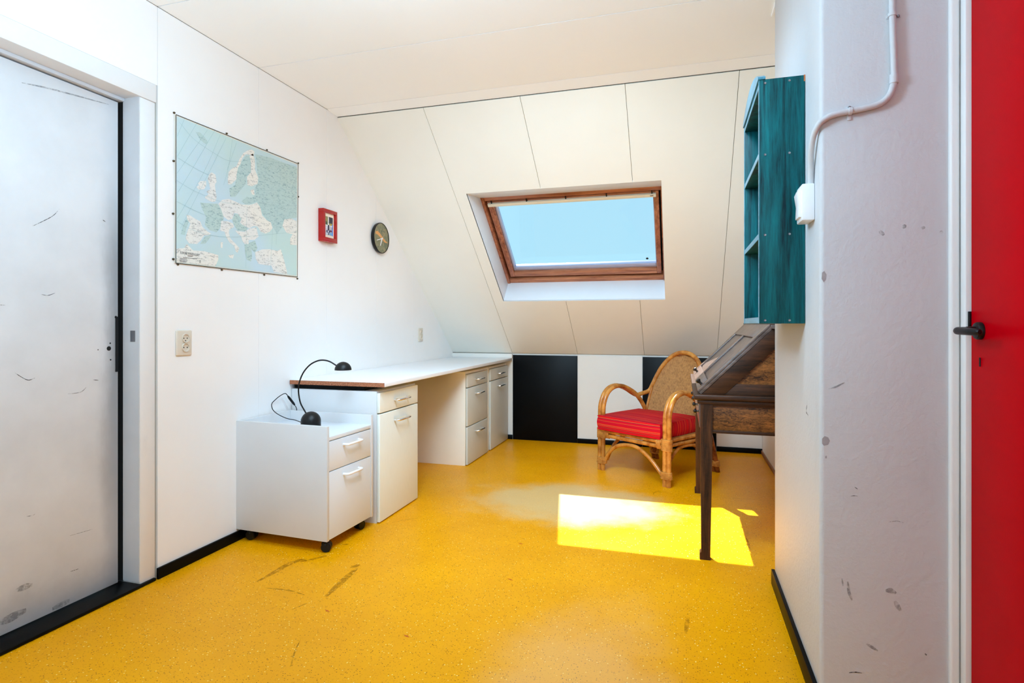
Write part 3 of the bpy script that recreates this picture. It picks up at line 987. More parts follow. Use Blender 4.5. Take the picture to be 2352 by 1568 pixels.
# ------------------------------------------------------------------ sockets on the left wall
def socket(y, z, label):
    s = thing('wall_socket', label, 'socket', (LX, y, z), group='double wall sockets')
    MB().box(LX, LX + 0.010, y - 0.041, y + 0.041, z - 0.056, z + 0.056, 0.006, 3).build('cover_plate', 'cream_plastic', s)
    for k, dz in enumerate((0.0205, -0.0205)):
        w = MB().lathe([(0, 0.0104), (0.0160, 0.0104), (0.0168, 0.0155), (0.0196, 0.0160), (0.0204, 0.0095)], Matrix.Translation((LX, y + 0.004, z + dz)) @ Y90, 26).build('outlet', 'cream_plastic', s)
        for dy, d2 in ((-0.0088, 0.0), (0.0088, 0.0)) + (((0.0, -0.011),) if k == 0 else ()):
            MB().lathe([(0, 0.0112), (0.0026, 0.0112), (0.0026, 0.0100)], Matrix.Translation((LX, y + 0.004 + dy, z + dz + d2)) @ Y90, 10).build('contact_hole', 'hole', w)
    return s


socket(2.024, 0.989, 'cream double wall socket on the left wall below the map')
socket(4.421, 0.983, 'cream double wall socket low above the far end of the worktop')

# ------------------------------------------------------------------ map
mp = thing('wall_map', 'large pale blue paper map of Europe pinned to the left wall', 'map', (LX, 2.40, 1.66))
MXF = LX + 0.006


def mz(a, b, x=MXF):
    return on(0, x, 380 + a / 3.732, 240 + b / 3.732)


def flat(name, mat, polys, x0, t=0.0004, parent=None):
    mb = MB()
    for poly in polys:
        mb.prism([Vector((x0, p.y, p.z)) for p in (mz(a, b) for a, b in poly)], (t, 0, 0))
    return mb.build(name, mat, parent or mp)


# slightly wavy sheet
sh = MB()
cTL, cTR, cBR, cBL = mz(80, 76), mz(1143, 502), mz(1137, 1483), mz(80, 1358)
NU, NV = 24, 18
gridv = []
for j in range(NV + 1):
    row = []
    for i in range(NU + 1):
        u, v = i / NU, j / NV
        p = (cTL * (1 - u) + cTR * u) * (1 - v) + (cBL * (1 - u) + cBR * u) * v
        p.x = LX + 0.0035
        row.append(sh._v(p))
    gridv.append(row)
for j in range(NV):
    for i in range(NU):
        sh.bm.faces.new([gridv[j][i], gridv[j + 1][i], gridv[j + 1][i + 1], gridv[j][i + 1]])
sheet = sh.build('sheet', 'map_margin', mp)
flat('sea_print', 'map_sea', [[(100, 100), (1130, 515), (1127, 1466), (96, 1350)]], LX + 0.0038)
GREEN = [
    [(300, 840), (450, 850), (500, 930), (500, 990), (470, 1060), (440, 1095), (380, 1075), (340, 1030), (350, 960), (320, 900)],
    [(620, 560), (650, 500), (690, 440), (730, 440), (735, 540), (735, 580), (700, 620), (690, 680), (640, 740), (600, 790), (560, 790), (550, 720), (600, 690), (612, 620)],
    [(775, 425), (900, 455), (1130, 540), (1127, 970), (1020, 985), (1000, 1050), (960, 1110), (920, 1040), (870, 985), (830, 930), (815, 870), (785, 835), (740, 850), (690, 855), (655, 830), (700, 790), (740, 800), (775, 770), (770, 720), (800, 660), (790, 560)],
    [(265, 235), (300, 240), (340, 280), (368, 325), (350, 340), (300, 300)],
    [(595, 935), (625, 940), (655, 985), (640, 1015), (700, 1055), (715, 1050), (690, 1085), (620, 1080), (585, 1020), (575, 985)],
    [(190, 960), (205, 1000), (180, 1060), (170, 1120), (135, 1110), (150, 1040)],
    [(300, 1195), (340, 1130), (395, 1120), (385, 1140), (345, 1190)],
    [(680, 1200), (770, 1165), (790, 1230), (770, 1270), (740, 1240), (745, 1300), (735, 1345), (700, 1330), (685, 1270)],
]
LAND = [
    [(395, 580), (430, 600), (440, 660), (425, 690), (432, 740), (440, 800), (430, 830), (400, 835), (345, 805), (340, 790), (370, 770), (355, 745), (385, 725), (380, 690), (365, 640), (375, 600)],
    [(300, 655), (350, 655), (352, 690), (335, 725), (285, 728), (268, 705), (290, 690), (280, 675)],
    [(745, 385), (765, 405), (755, 440), (720, 430), (690, 425), (660, 460), (645, 510), (625, 540), (612, 600), (610, 640), (570, 680), (540, 685), (535, 640), (545, 575), (575, 545), (610, 530), (640, 460), (670, 415), (710, 390)],
    [(750, 420), (768, 470), (770, 560), (798, 630), (790, 680), (740, 700), (705, 690), (700, 620), (735, 580), (735, 500), (722, 440)],
    [(730, 735), (760, 725), (765, 775), (745, 770)],
    [(180, 945), (215, 950), (250, 975), (300, 1000), (320, 1050), (365, 1090), (392, 1105), (370, 1120), (335, 1120), (300, 1170), (270, 1195), (205, 1190), (175, 1150), (185, 1100), (215, 1020), (190, 985)],
    [(455, 850), (490, 815), (545, 808), (600, 830), (650, 855), (720, 860), (760, 850), (785, 838), (815, 880), (830, 950), (870, 990), (905, 1010), (920, 1060), (895, 1090), (860, 1105), (820, 1090), (790, 1045), (760, 1040), (720, 1060), (660, 1030), (640, 1010), (655, 980), (620, 935), (590, 930), (575, 980), (540, 990), (500, 960), (480, 900)],
    [(600, 1080), (680, 1090), (720, 1062), (780, 1052), (790, 1090), (800, 1130), (765, 1160), (715, 1160), (715, 1195), (680, 1195), (660, 1165), (650, 1130), (620, 1105)],
    [(480, 995), (540, 1000), (580, 1020), (590, 1050), (550, 1070), (545, 1100), (560, 1150), (600, 1190), (635, 1230), (620, 1270), (605, 1260), (590, 1210), (550, 1180), (520, 1130), (510, 1090), (470, 1080)],
    [(540, 1290), (590, 1285), (580, 1320), (550, 1310)],
    [(475, 1180), (495, 1180), (490, 1230), (475, 1225)],
    [(770, 1265), (830, 1240), (900, 1240), (960, 1255), (990, 1240), (1010, 1300), (1040, 1420), (1045, 1455), (930, 1435), (910, 1380), (860, 1375), (800, 1365), (775, 1320)],
    [(1020, 985), (1080, 975), (1126, 1000), (1126, 1205), (1070, 1200), (1070, 1150), (1090, 1110), (1040, 1100), (1005, 1040)],
    [(97, 1235), (160, 1230), (185, 1195), (240, 1250), (330, 1255), (455, 1290), (455, 1330), (430, 1385), (97, 1348)],
]
flat('country_print', 'map_green', GREEN, LX + 0.0042)
flat('land_print', 'map_land', LAND, LX + 0.0046)
gl = MB()
for pts in ([(103, 270), (165, 120)], [(103, 445), (260, 175), (275, 160)], [(100, 590), (360, 220)], [(110, 750), (250, 520), (410, 245), (425, 228)], [(100, 980), (330, 580), (470, 260)],
            [(130, 1060), (345, 640), (520, 290)], [(500, 690), (540, 540), (575, 300)], [(530, 560), (610, 330)], [(120, 150), (250, 300), (440, 430), (540, 480), (640, 490)],
            [(105, 455), (280, 560), (390, 610)], [(97, 650), (250, 740), (470, 830), (600, 850)], [(97, 830), (300, 930), (480, 990)], [(97, 1000), (250, 1080), (460, 1130), (700, 1130), (1125, 1090)],
            [(640, 490), (800, 470), (1125, 530)], [(790, 735), (950, 735), (1125, 720)], [(860, 870), (1125, 868)], [(870, 440), (850, 700), (830, 900)], [(1000, 480), (960, 900), (950, 1200)], [(700, 870), (690, 1400)], [(920, 1060), (900, 1420)]):
    ribbon(gl, spline([Vector((LX, p.y, p.z)) for p in (mz(a, b) for a, b in pts)], 6), 0.0011, (1, 0, 0), 0.0052)
gl.build('grid_print', 'map_line', mp)
bl = MB()
loop = [(92, 86), (1138, 507), (1133, 1477), (90, 1358), (92, 86)]
for (a, b), (c, d) in zip(loop, loop[1:]):
    P, Q = mz(a, b), mz(c, d)
    ribbon(bl, [Vector((LX, P.y, P.z)), Vector((LX, Q.y, Q.z))], 0.0034, (1, 0, 0), 0.0056)
bl.build('border_print', 'map_ink', mp)


def lettering(text, name, size, pos, parent, mat, extrude=0.0001):
    cu = bpy.data.curves.new(name, 'FONT')
    cu.body = text
    cu.size = size
    cu.extrude = extrude
    tmp = bpy.data.objects.new(name, cu)
    COL.objects.link(tmp)
    dg = bpy.context.evaluated_depsgraph_get()
    me = bpy.data.meshes.new_from_object(tmp.evaluated_get(dg))
    bpy.data.objects.remove(tmp)
    Mx = Matrix(((0, 0, 1, pos[0]), (1, 0, 0, pos[1]), (0, 1, 0, pos[2]), (0, 0, 0, 1)))
    mw = parent.matrix_basis.inverted() @ Mx
    me.transform(mw)
    me.materials.clear()
    me.materials.append(MAT[mat])
    ob = bpy.data.objects.new(name, me)
    COL.objects.link(ob)
    ob.parent = parent
    return ob


tp = mz(128, 1278)
te = mz(292, 1284)
lt = lettering('EUROPA WANDKAART', 'title_print', 0.0155, (LX + 0.0054, tp.y, tp.z), mp, 'map_ink')
wid = max(v.co.y for v in lt.data.vertices) - min(v.co.y for v in lt.data.vertices)
k = (te.y - tp.y) / wid
for v in lt.data.vertices:
    v.co.y = (v.co.y - (tp.y - mp.location.y)) * k + (tp.y - mp.location.y)
lg = MB()
for a, b, c, d, w in ((190, 1297, 235, 1300, 0.003), (150, 1310, 272, 1322, 0.002), (122, 1318, 185, 1322, 0.0018), (122, 1328, 190, 1333, 0.0018), (122, 1338, 188, 1343, 0.0018), (125, 1347, 180, 1351, 0.0018),
                      (290, 1336, 305, 1337, 0.0018), (290, 1345, 305, 1346, 0.0018), (290, 1354, 305, 1355, 0.0018)):
    P, Q = mz(a, b), mz(c, d)
    ribbon(lg, [Vector((LX, P.y, P.z)), Vector((LX, Q.y, Q.z))], w, (1, 0, 0), 0.0054)
lg.build('legend_print', 'map_ink', mp)
for a, b in ((80, 70), (530, 248), (874, 389), (1142, 502), (76, 483), (71, 934), (73, 1324), (112, 1370), (488, 1417), (851, 1459), (1135, 1492), (1142, 790)):
    p = mz(a, b)
    MB().lathe([(0, 0.0085), (0.003, 0.0075), (0.0046, 0.0045), (0.0046, 0.0)], Matrix.Translation((LX, p.y, p.z)) @ Y90, 12).build('push_pin', 'pin', mp)

# ------------------------------------------------------------------ red picture frame
FX = LX + 0.037
fy0, fy1, fz0, fz1 = 3.010, 3.156, 1.578, 1.776
pf = thing('picture_frame', 'small deep red picture frame with a photo between map and clock', 'picture', (LX, (fy0 + fy1) / 2, fz0))
fr = MB()
for a, b, c, d in ((fy0, fy1, fz1 - 0.022, fz1), (fy0, fy1, fz0, fz0 + 0.026), (fy0, fy0 + 0.021, fz0 + 0.026, fz1 - 0.022), (fy1 - 0.021, fy1, fz0 + 0.026, fz1 - 0.022)):
    fr.box(LX, FX, a, b, c, d, 0.001)
fr.build('frame', 'red_frame', pf)
MB().box(LX + 0.001, FX - 0.012, fy0 + 0.02, fy1 - 0.02, fz0 + 0.02, fz1 - 0.02).build('mount', 'mat_card', pf)


def photo_print():
    PXX = FX - 0.0115
    y0, y1, z0, z1 = fy0 + 0.030, fy1 - 0.032, fz0 + 0.042, fz1 - 0.042
    blocks = [((0, 0, 1, 1), srgb(190, 188, 200)), ((0.02, 0.55, 0.36, 1), srgb(146, 138, 84)), ((0.0, 0.5, 0.3, 0.72), srgb(70, 84, 60)), ((0.36, 0.5, 0.5, 1), srgb(232, 232, 236)),
              ((0.5, 0.62, 0.96, 1), srgb(48, 54, 66)), ((0.55, 0.55, 0.9, 0.66), srgb(160, 150, 70)), ((0, 0.5, 1, 0.55), srgb(232, 230, 226)), ((0.36, 0.2, 0.54, 0.56), srgb(44, 38, 58)),
              ((0.04, 0.26, 0.3, 0.48), srgb(206, 200, 216)), ((0.2, 0.14, 0.62, 0.27), srgb(34, 52, 110)), ((0.34, 0.16, 0.48, 0.26), srgb(226, 226, 236)), ((0.62, 0.2, 0.86, 0.3), srgb(96, 62, 104)),
              ((0.9, 0.0, 1.0, 0.62), srgb(60, 120, 226)), ((0.6, 0.02, 0.9, 0.17), srgb(120, 180, 240)), ((0.1, 0.0, 0.5, 0.12), srgb(206, 216, 236)), ((0.4, 0.02, 0.52, 0.12), srgb(40, 50, 84))]
    bm = bmesh.new()
    me = bpy.data.meshes.new('photo_print')
    for k, ((a, b, c, d), col) in enumerate(blocks):
        x = PXX + 0.0002 + 0.00005 * k
        vs = [bm.verts.new((x, y0 + (y1 - y0) * p, z0 + (z1 - z0) * q)) for p, q in ((a, b), (c, b), (c, d), (a, d))]
        f = bm.faces.new(vs)
        f.material_index = k
        me.materials.append(plain('photo_ink', col, 0.4, 0.35, 60))
    bm.transform(pf.matrix_basis.inverted())
    bm.to_mesh(me)
    bm.free()
    ob = bpy.data.objects.new('photo_print', me)
    COL.objects.link(ob)
    ob.parent = pf


photo_print()

# ------------------------------------------------------------------ wall clock
CXF = LX + 0.030


def cz_(a, b, x=CXF):
    return on(0, x, 720 + a / 11.2, 460 + b / 11.2)


cc = cz_(1757, 970)
cr = (cz_(1757, 578).z - cz_(1757, 1365).z) / 2
ck = thing('wall_clock', 'round wall clock with a mottled face and white hands', 'clock', (LX, cc.y, cc.z))
XC = Matrix.Translation((LX, cc.y, cc.z)) @ Y90
MB().lathe([(0, 0.0), (cr - 0.012, 0.0), (cr - 0.003, 0.008), (cr, 0.020), (cr, 0.029), (cr - 0.002, 0.031), (cr - 0.005, 0.031), (cr - 0.005, 0.026), (0, 0.026)], XC, 48).build('case', 'black_plastic', ck)


def clock_face():
    t = NT('clock_face_print')
    v = t.coord()
    n = t.noise(v, 26, 4, 0.7, 1.5)
    c = t.ramp(n, [(0.3, srgb(70, 78, 60)), (0.45, srgb(120, 122, 92)), (0.58, srgb(150, 140, 104)), (0.7, srgb(176, 120, 86))])
    t.set(color=c, rough=0.35)
    return t.m


MB().lathe([(cr - 0.005, 0.0262), (cr - 0.005, 0.0275), (0, 0.0275)], XC, 48).build('dial', clock_face(), ck)


def cflat(name, mat, poly, lift):
    P = [cz_(a, b) for a, b in poly]
    return MB().prism([(LX + lift, p.y, p.z) for p in P], (0.0006, 0, 0)).build(name, mat, ck)


band = plain('clock_orange_ink', srgb(226, 160, 92), 0.4, 0.1, 20)
cflat('dial_print', band, [(1603, 790), (1660, 785), (1720, 850), (1800, 960), (1850, 1040), (1912, 1080), (1890, 1100), (1840, 1085), (1770, 1000), (1710, 930), (1660, 880), (1606, 850)], 0.0276)
cflat('hand', 'white_plastic', [(1630, 1012), (1772, 968), (1784, 976), (1780, 988), (1632, 1030)], 0.0300)
cflat('hand', 'white_plastic', [(1752, 985), (1778, 990), (1732, 1165), (1716, 1160)], 0.0292)
MB().lathe([(0.006, 0.0275), (0.006, 0.0315), (0, 0.0318)], Matrix.Translation((LX, cz_(1772, 978).y, cz_(1772, 978).z)) @ Y90, 14).build('hub', 'white_plastic', ck)

# ------------------------------------------------------------------ worktop and its cabinets
DZ1, DZ0 = 0.759, 0.735
dt = thing('worktop', 'long white laminate worktop with a raw chipboard end along the left wall', 'worktop', (LX, 2.74, DZ0))
DTX = -1.519
MB().box(LX + 0.002, DTX, 2.745, KY - 0.023, DZ0, DZ1, 0.003, 3).build('board', 'laminate', dt)
MB().box(LX + 0.004, DTX - 0.003, 2.7405, 2.7455, DZ0 + 0.0005, DZ1 - 0.0012).build('raw_edge', 'chipboard', dt)
MB().box(LX + 0.01, DTX - 0.14, 2.775, KY - 0.05, 0.7112, DZ0).build('support_rail', 'black', dt)

FXC = -1.557   # cabinet front plane


def bow_handle(parent, xf, y, z, length, mat, proj=0.030, r=0.0064):
    mb = MB()
    h = length / 2
    pts = [(xf - 0.001, y - h, z), (xf + proj * 0.6, y - h, z), (xf + proj * 0.92, y - h + 0.004, z), (xf + proj, y - h + 0.012, z),
           (xf + proj, y + h - 0.012, z), (xf + proj * 0.92, y + h - 0.004, z), (xf + proj * 0.6, y + h, z), (xf - 0.001, y + h, z)]
    mb.tube(pts, r, 10, flat=1.0)
    return mb.build('handle', mat, parent)


def cabinet(y0, y1, cy0, cy1, fronts, label, front_mat, kinds, case='cab_lit'):
    """y0..y1 carcass, cy0..cy1 the fronts; fronts = list of (z0, z1)"""
    c = thing('desk_cabinet', label, 'cabinet', ((LX + FXC) / 2, (y0 + y1) / 2, 0), group='cabinets under the worktop')
    b = MB()
    xb = LX + 0.006
    xf = FXC - 0.019
    b.box(xb, xf, y0, y0 + 0.017, 0.0, 0.709, 0.001)
    b.box(xb, xf, y1 - 0.017, y1, 0.0, 0.709, 0.001)
    b.box(xb, xf, y0 + 0.017, y1 - 0.017, 0.692, 0.709)
    b.box(xb, xf, y0 + 0.017, y1 - 0.017, 0.0, 0.05)
    b.box(xb, xb + 0.010, y0 + 0.017, y1 - 0.017, 0.05, 0.692)
    b.build('carcass', case, c)
    for (z0, z1), kd in zip(fronts, kinds):
        f = MB().box(xf + 0.001, FXC, cy0, cy1, z0, z1, 0.0035, 3).build(kd, front_mat, c)
        bow_handle(f, FXC, (cy0 + cy1) / 2 + 0.005, (z0 + z1) / 2 if z1 - z0 < 0.15 else z1 - 0.054, 0.145, 'chrome')
    return c


cabinet(2.756, 3.221, 2.7575, 3.2195, [(0.592, 0.700), (0.006, 0.586)], 'cream desk cabinet with one drawer over a door, nearest to the grey pedestal', 'cream_front', ('drawer', 'door'), 'cab_side')
c2 = cabinet(4.070, 4.605, 4.076, 4.545, [(0.592, 0.690), (0.297, 0.586), (0.006, 0.291)], 'sage grey three drawer desk cabinet in the middle under the worktop', 'grey_front', ('drawer', 'drawer', 'drawer'))
cabinet(4.615, 5.125, 4.620, 5.123, [(0.592, 0.690), (0.006, 0.586)], 'sage grey desk cabinet with drawer and door in the far corner beside the black board', 'grey_front', ('drawer', 'door'))

# ------------------------------------------------------------------ drawer pedestal on castors
pa = math.radians(-2.6)
pd = thing('drawer_pedestal', 'grey white rolling two drawer pedestal with raised tray sides', 'drawer unit', (-1.842, 2.521, 0), pa)
hx, hyw = 0.268, 0.193      # half depth (x), half width (y)
zb, zt, ztray = 0.058, 0.594, 0.543
MB().box(-hx, hx, -hyw, -hyw + 0.018, zb, zt, 0.0012).build('side_panel', 'cab_side', pd, True)
MB().box(-hx, hx, hyw - 0.018, hyw, zb, zt, 0.0012).build('side_panel', 'cab_side', pd, True)
MB().box(-hx, -hx + 0.018, -hyw + 0.018, hyw - 0.018, zb, zt, 0.0012).build('back_panel', 'cab_side', pd, True)
MB().box(-hx + 0.018, hx - 0.002, -hyw + 0.018, hyw - 0.018, ztray - 0.018, ztray, 0.001).build('tray', 'cabinet_white', pd, True)
MB().box(-hx + 0.018, hx - 0.022, -hyw + 0.018, hyw - 0.018, zb, zb + 0.016).build('base_panel', 'cab_side', pd, True)
for z0, z1, hz_ in ((0.382, 0.521, 0.488), (0.061, 0.378, 0.344)):
    d = MB().box(hx - 0.020, hx - 0.002, -hyw + 0.0195, hyw - 0.0195, z0, z1, 0.0012).build('drawer', 'cabinet_white', pd, True)
    mb = MB()
    h = 0.062
    xf, pr = hx - 0.002, 0.028
    mb.tube([(xf - 0.001, -h, hz_), (xf + pr * 0.6, -h, hz_), (xf + pr * 0.92, -h + 0.004, hz_), (xf + pr, -h + 0.014, hz_), (xf + pr, h - 0.014, hz_), (xf + pr * 0.92, h - 0.004, hz_), (xf + pr * 0.6, h, hz_), (xf - 0.001, h, hz_)], 0.0062, 10)
    mb.build('handle', 'white_plastic', d, True)
for x, y, r0 in ((hx - 0.035, -hyw + 0.035, 25), (hx - 0.055, hyw - 0.05, 80), (-hx + 0.05, -hyw + 0.045, 10), (-hx + 0.05, hyw - 0.05, 60)):
    cst = MB()
    R0 = Matrix.Translation((x, y, 0)) @ Matrix.Rotation(math.radians(r0), 4, 'Z')
    for s in (-1, 1):
        cst.lathe([(0, -0.009), (0.021, -0.009), (0.0235, -0.006), (0.0235, 0.006), (0.021, 0.009), (0, 0.009)], R0 @ Matrix.Translation((0.006, s * 0.012, 0.0236)) @ Matrix.Rotation(math.radians(90), 4, 'X'), 20)
    cst.lathe([(0.006, 0.02), (0.006, 0.058), (0.016, 0.058)], R0, 12)
    cst.lathe([(0, 0.050), (0.016, 0.048), (0.022, 0.040), (0.022, 0.030)], R0 @ Matrix.Translation((0.004, 0, 0)), 16)
    cst.build('castor', 'black_plastic', pd, True)

# ------------------------------------------------------------------ desk lamp on the pedestal
LD = 2.90
lb = on(2, ztray, 714, 986)
LD = (lb - _C).dot(_F)
lamp = thing('desk_lamp', 'black dome desk lamp with a curved arm on the rolling pedestal', 'lamp', tuple(lb))
rb = 0.0485
dome = [(0, 0.0), (rb, 0.0)] + [(rb * math.cos(a), 0.042 + rb * math.sin(a)) for a in [math.radians(d) for d in range(0, 90, 9)]] + [(0, 0.042 + rb)]
MB().lathe(dome, Matrix.Translation(lb), 32).build('base', 'black_hammered', lamp)
arm = spline([at_depth(u, v, LD) for u, v in ((705, 952), (699, 942), (690.5, 926), (686.5, 908), (685.6, 892), (688, 876), (697, 855), (711, 838.5), (727, 829.3), (741.6, 826.8), (757, 830), (773, 839.5))], 6)
MB().tube(arm, 0.0037, 10).build('arm', 'black_plastic', lamp)
hc = at_depth(788, 849.5, LD)
rh = 0.0415
head = [(0, 0.004), (rh - 0.003, 0.004), (rh - 0.002, 0.0), (rh, 0.0)] + [(rh * math.cos(a), rh * math.sin(a)) for a in [math.radians(d) for d in range(4, 90, 8)]] + [(0, rh)]
MB().lathe(head, Matrix.Translation(hc), 32).build('lamp_shade', 'black_hammered', lamp)
cp = [(700, 976, 0.0), (690, 969, 0.02), (676, 964, 0.06), (660, 961, 0.08), (640, 952, 0.11), (627, 941, 0.14), (624, 928, 0.17), (631, 919, 0.20), (643, 909, 0.23), (654, 903.5, 0.26), (659, 906, 0.27), (664, 914, 0.28), (676, 929, 0.30), (681, 938, 0.30), (682, 955, 0.30)]
cord = spline([at_depth(u, v, LD + d) for u, v, d in cp], 6)
MB().tube(cord, 0.0022, 8).build('cord', 'black_plastic', lamp)
MB().tube([at_depth(661, 909, LD + 0.275), at_depth(664, 913, LD + 0.28), at_depth(674, 926, LD + 0.298), at_depth(677, 930, LD + 0.30)], [0.004, 0.0068, 0.0068, 0.004], 10).build('cord_switch', 'black_plastic', lamp)

# ------------------------------------------------------------------ rattan armchair
ca = math.atan2(-0.576, 0.817)
CHL = (-0.16, 4.335, 0)
ch = thing('rattan_armchair', 'honey rattan armchair with a rounded woven back by the knee wall', 'chair', CHL, ca)
RP = 0.0165
for s in (-1, 1):
    # twin poles: front leg, arm loop
    for k, xo in enumerate((0.275, 0.306)):
        x = s * xo
        pts = [(x, -0.305, 0.0), (x, -0.303, 0.15), (x, -0.300, 0.30), (x, -0.300, 0.42), (x, -0.292, 0.485), (x, -0.262, 0.550), (x, -0.215, 0.590), (x, -0.155, 0.607), (x, -0.085, 0.602), (x, -0.01, 0.575)]
        if k == 0:
            pts += [(s * 0.272, 0.06, 0.535), (s * 0.266, 0.12, 0.475), (s * 0.258, 0.165, 0.40), (s * 0.252, 0.19, 0.32)]
        else:
            pts += [(s * 0.303, 0.055, 0.540), (s * 0.296, 0.105, 0.520), (s * 0.280, 0.150, 0.530)]
        MB().tube(spline(pts, 6), RP, 12).build('arm_pole', 'rattan', ch, True)
    # rear legs, splayed
    for xo in (0.250, 0.280):
        MB().tube(spline([(s * xo, 0.19, 0.345), (s * (xo + 0.002), 0.235, 0.22), (s * (xo + 0.003), 0.275, 0.10), (s * (xo + 0.003), 0.305, 0.0)], 5), RP, 12).build('rear_leg', 'rattan_dark', ch, True)
    # side brace arch
    MB().tube(spline([(s * 0.262, -0.275, 0.075), (s * 0.258, -0.215, 0.165), (s * 0.255, -0.12, 0.225), (s * 0.255, 0.0, 0.232), (s * 0.255, 0.12, 0.205), (s * 0.257, 0.20, 0.135), (s * 0.26, 0.262, 0.07)], 6), 0.0125, 10).build('brace', 'rattan', ch, True)
# front and rear brace arches
for y, xo, m in ((-0.300, 0.262, 'rattan'), (0.245, 0.24, 'rattan_dark')):
    MB().tube(spline([(-xo, y, 0.065), (-0.215, y, 0.140), (-0.135, y, 0.200), (-0.03, y, 0.222), (0.05, y, 0.215), (0.145, y, 0.165), (0.215, y, 0.105), (xo, y, 0.055)], 6), 0.0135, 10).build('brace', m, ch, True)
# seat rails, two stacked
for z in (0.258, 0.290):
    MB().tube([(-0.26, -0.300, z), (0.26, -0.300, z)], 0.0145, 10).build('seat_rail', 'rattan', ch, True)
    MB().tube([(-0.24, 0.20, z), (0.24, 0.20, z)], 0.0145, 10).build('seat_rail', 'rattan', ch, True)
    for s in (-1, 1):
        MB().tube([(s * 0.262, -0.285, z), (s * 0.256, 0.20, z)], 0.0145, 10).build('seat_rail', 'rattan', ch, True)
MB().box(-0.25, 0.25, -0.29, 0.20, 0.290, 0.302, 0.004).build('seat_base', 'woven', ch, True)


def binding(cx, cy, z0, z1, rx, ry, n, dx=0.0):
    mb = MB()
    for i in range(n):
        z = z0 + (z1 - z0) * (i + 0.5) / n
        f = (i + 0.5) / n
        ring = [(cx + dx * f + rx * math.copysign(abs(math.cos(a)) ** 0.7, math.cos(a)), cy + ry * math.copysign(abs(math.sin(a)) ** 0.7, math.sin(a)), z) for a in [2 * math.pi * j / 20 for j in range(20)]]
        mb.tube(ring, (z1 - z0) / n * 0.56, 6, closed=True)
    return mb.build('binding', 'wrap', ch, True)


for s in (-1, 1):
    binding(s * 0.287, -0.302, 0.050, 0.098, 0.038, 0.022, 6, -s * 0.004)
    binding(s * 0.288, -0.300, 0.235, 0.312, 0.036, 0.021, 10)
    binding(s * 0.267, 0.288, 0.045, 0.088, 0.035, 0.022, 5)
    binding(s * 0.262, 0.195, 0.25, 0.31, 0.036, 0.024, 8)
    # rail end bindings on the front
    rb2 = MB()
    for i in range(6):
        x = s * (0.246 - i * 0.0062)
        ring = [(x, -0.300 + 0.0165 * math.cos(a), 0.274 + 0.033 * math.sin(a)) for a in [2 * math.pi * j / 16 for j in range(16)]]
        rb2.tube(ring, 0.0034, 6, closed=True)
    rb2.build('binding', 'wrap', ch, True)


def back_y(z):
    return 0.165 + (z - 0.40) * 0.30


rim = [(-0.280, 0.150, 0.530), (-0.262, back_y(0.56), 0.548), (-0.236, back_y(0.60), 0.600), (-0.212, back_y(0.66), 0.665), (-0.180, back_y(0.73), 0.735), (-0.130, back_y(0.80), 0.800), (-0.070, back_y(0.84), 0.842), (0.0, back_y(0.855), 0.856)]
rim = rim + [(-x, y, z) for x, y, z in reversed(rim[:-1])]
MB().tube(spline(rim, 6), RP, 12).build('back_rim', 'rattan', ch, True)
# woven back: sheet inside the rim, slightly dished
outline = [(-0.238, 0.33), (-0.240, 0.42), (-0.236, 0.50), (-0.228, 0.57), (-0.208, 0.655), (-0.178, 0.725), (-0.128, 0.790), (-0.070, 0.830), (0.0, 0.843)]
bk = MB()
rows = []
zs = [0.33 + (0.843 - 0.33) * i / 26 for i in range(27)]


def half(z):
    for (x0, z0), (x1, z1) in zip(outline, outline[1:]):
        if z0 <= z <= z1:
            return abs(x0 + (x1 - x0) * (z - z0) / (z1 - z0))
    return 0.0


for dyo in (0.0, 0.006):
    grid = []
    for z in zs:
        h = max(half(z), 0.002)
        grid.append([bk._v((h * (2 * i / 16 - 1), back_y(z) + dyo + 0.022 * (1 - (2 * i / 16 - 1) ** 2), z)) for i in range(17)])
    for A, B in zip(grid, grid[1:]):
        for i in range(16):
            bk.bm.faces.new([A[i], A[i + 1], B[i + 1], B[i]])
bk.build('woven_back', 'woven', ch, True)
for s in (-1, 1):
    MB().tube(spline([(s * 0.246, back_y(0.33), 0.31), (s * 0.249, back_y(0.42), 0.42), (s * 0.244, back_y(0.50), 0.50), (s * 0.236, back_y(0.57), 0.575)], 5), 0.0105, 10).build('back_post', 'rattan', ch, True)

# cushion
cq = thing('seat_cushion', 'red striped seat cushion lying on the rattan armchair', 'cushion', (CHL[0] + 0.0, CHL[1], 0.302), ca)
tmp = bmesh.new()
bmesh.ops.create_cube(tmp, size=1.0)
bmesh.ops.subdivide_edges(tmp, edges=list(tmp.edges), cuts=9, use_grid_fill=True)
cx0, cx1, cy0, cy1, chh = -0.318, 0.232, -0.335, 0.185, 0.108
for v in tmp.verts:
    x, y, z = v.co.x * 2, v.co.y * 2, v.co.z * 2
    # superellipse plan, puffed top
    rr = max(abs(x), abs(y))
    px = x * (1 - 0.05 * abs(y) ** 6)
    py = y * (1 - 0.05 * abs(x) ** 6)
    edge = max(abs(x), abs(y))
    zz = z * (1 - 0.10 * edge ** 8)
    bulge = 1 + 0.035 * (1 - z * z)
    v.co = Vector(((cx0 + cx1) / 2 + px * (cx1 - cx0) / 2 * bulge, (cy0 + cy1) / 2 + py * (cy1 - cy0) / 2 * bulge, chh / 2 + zz * chh / 2 + (0.010 * (1 - x * x) * (1 - y * y) if z > 0 else 0)))
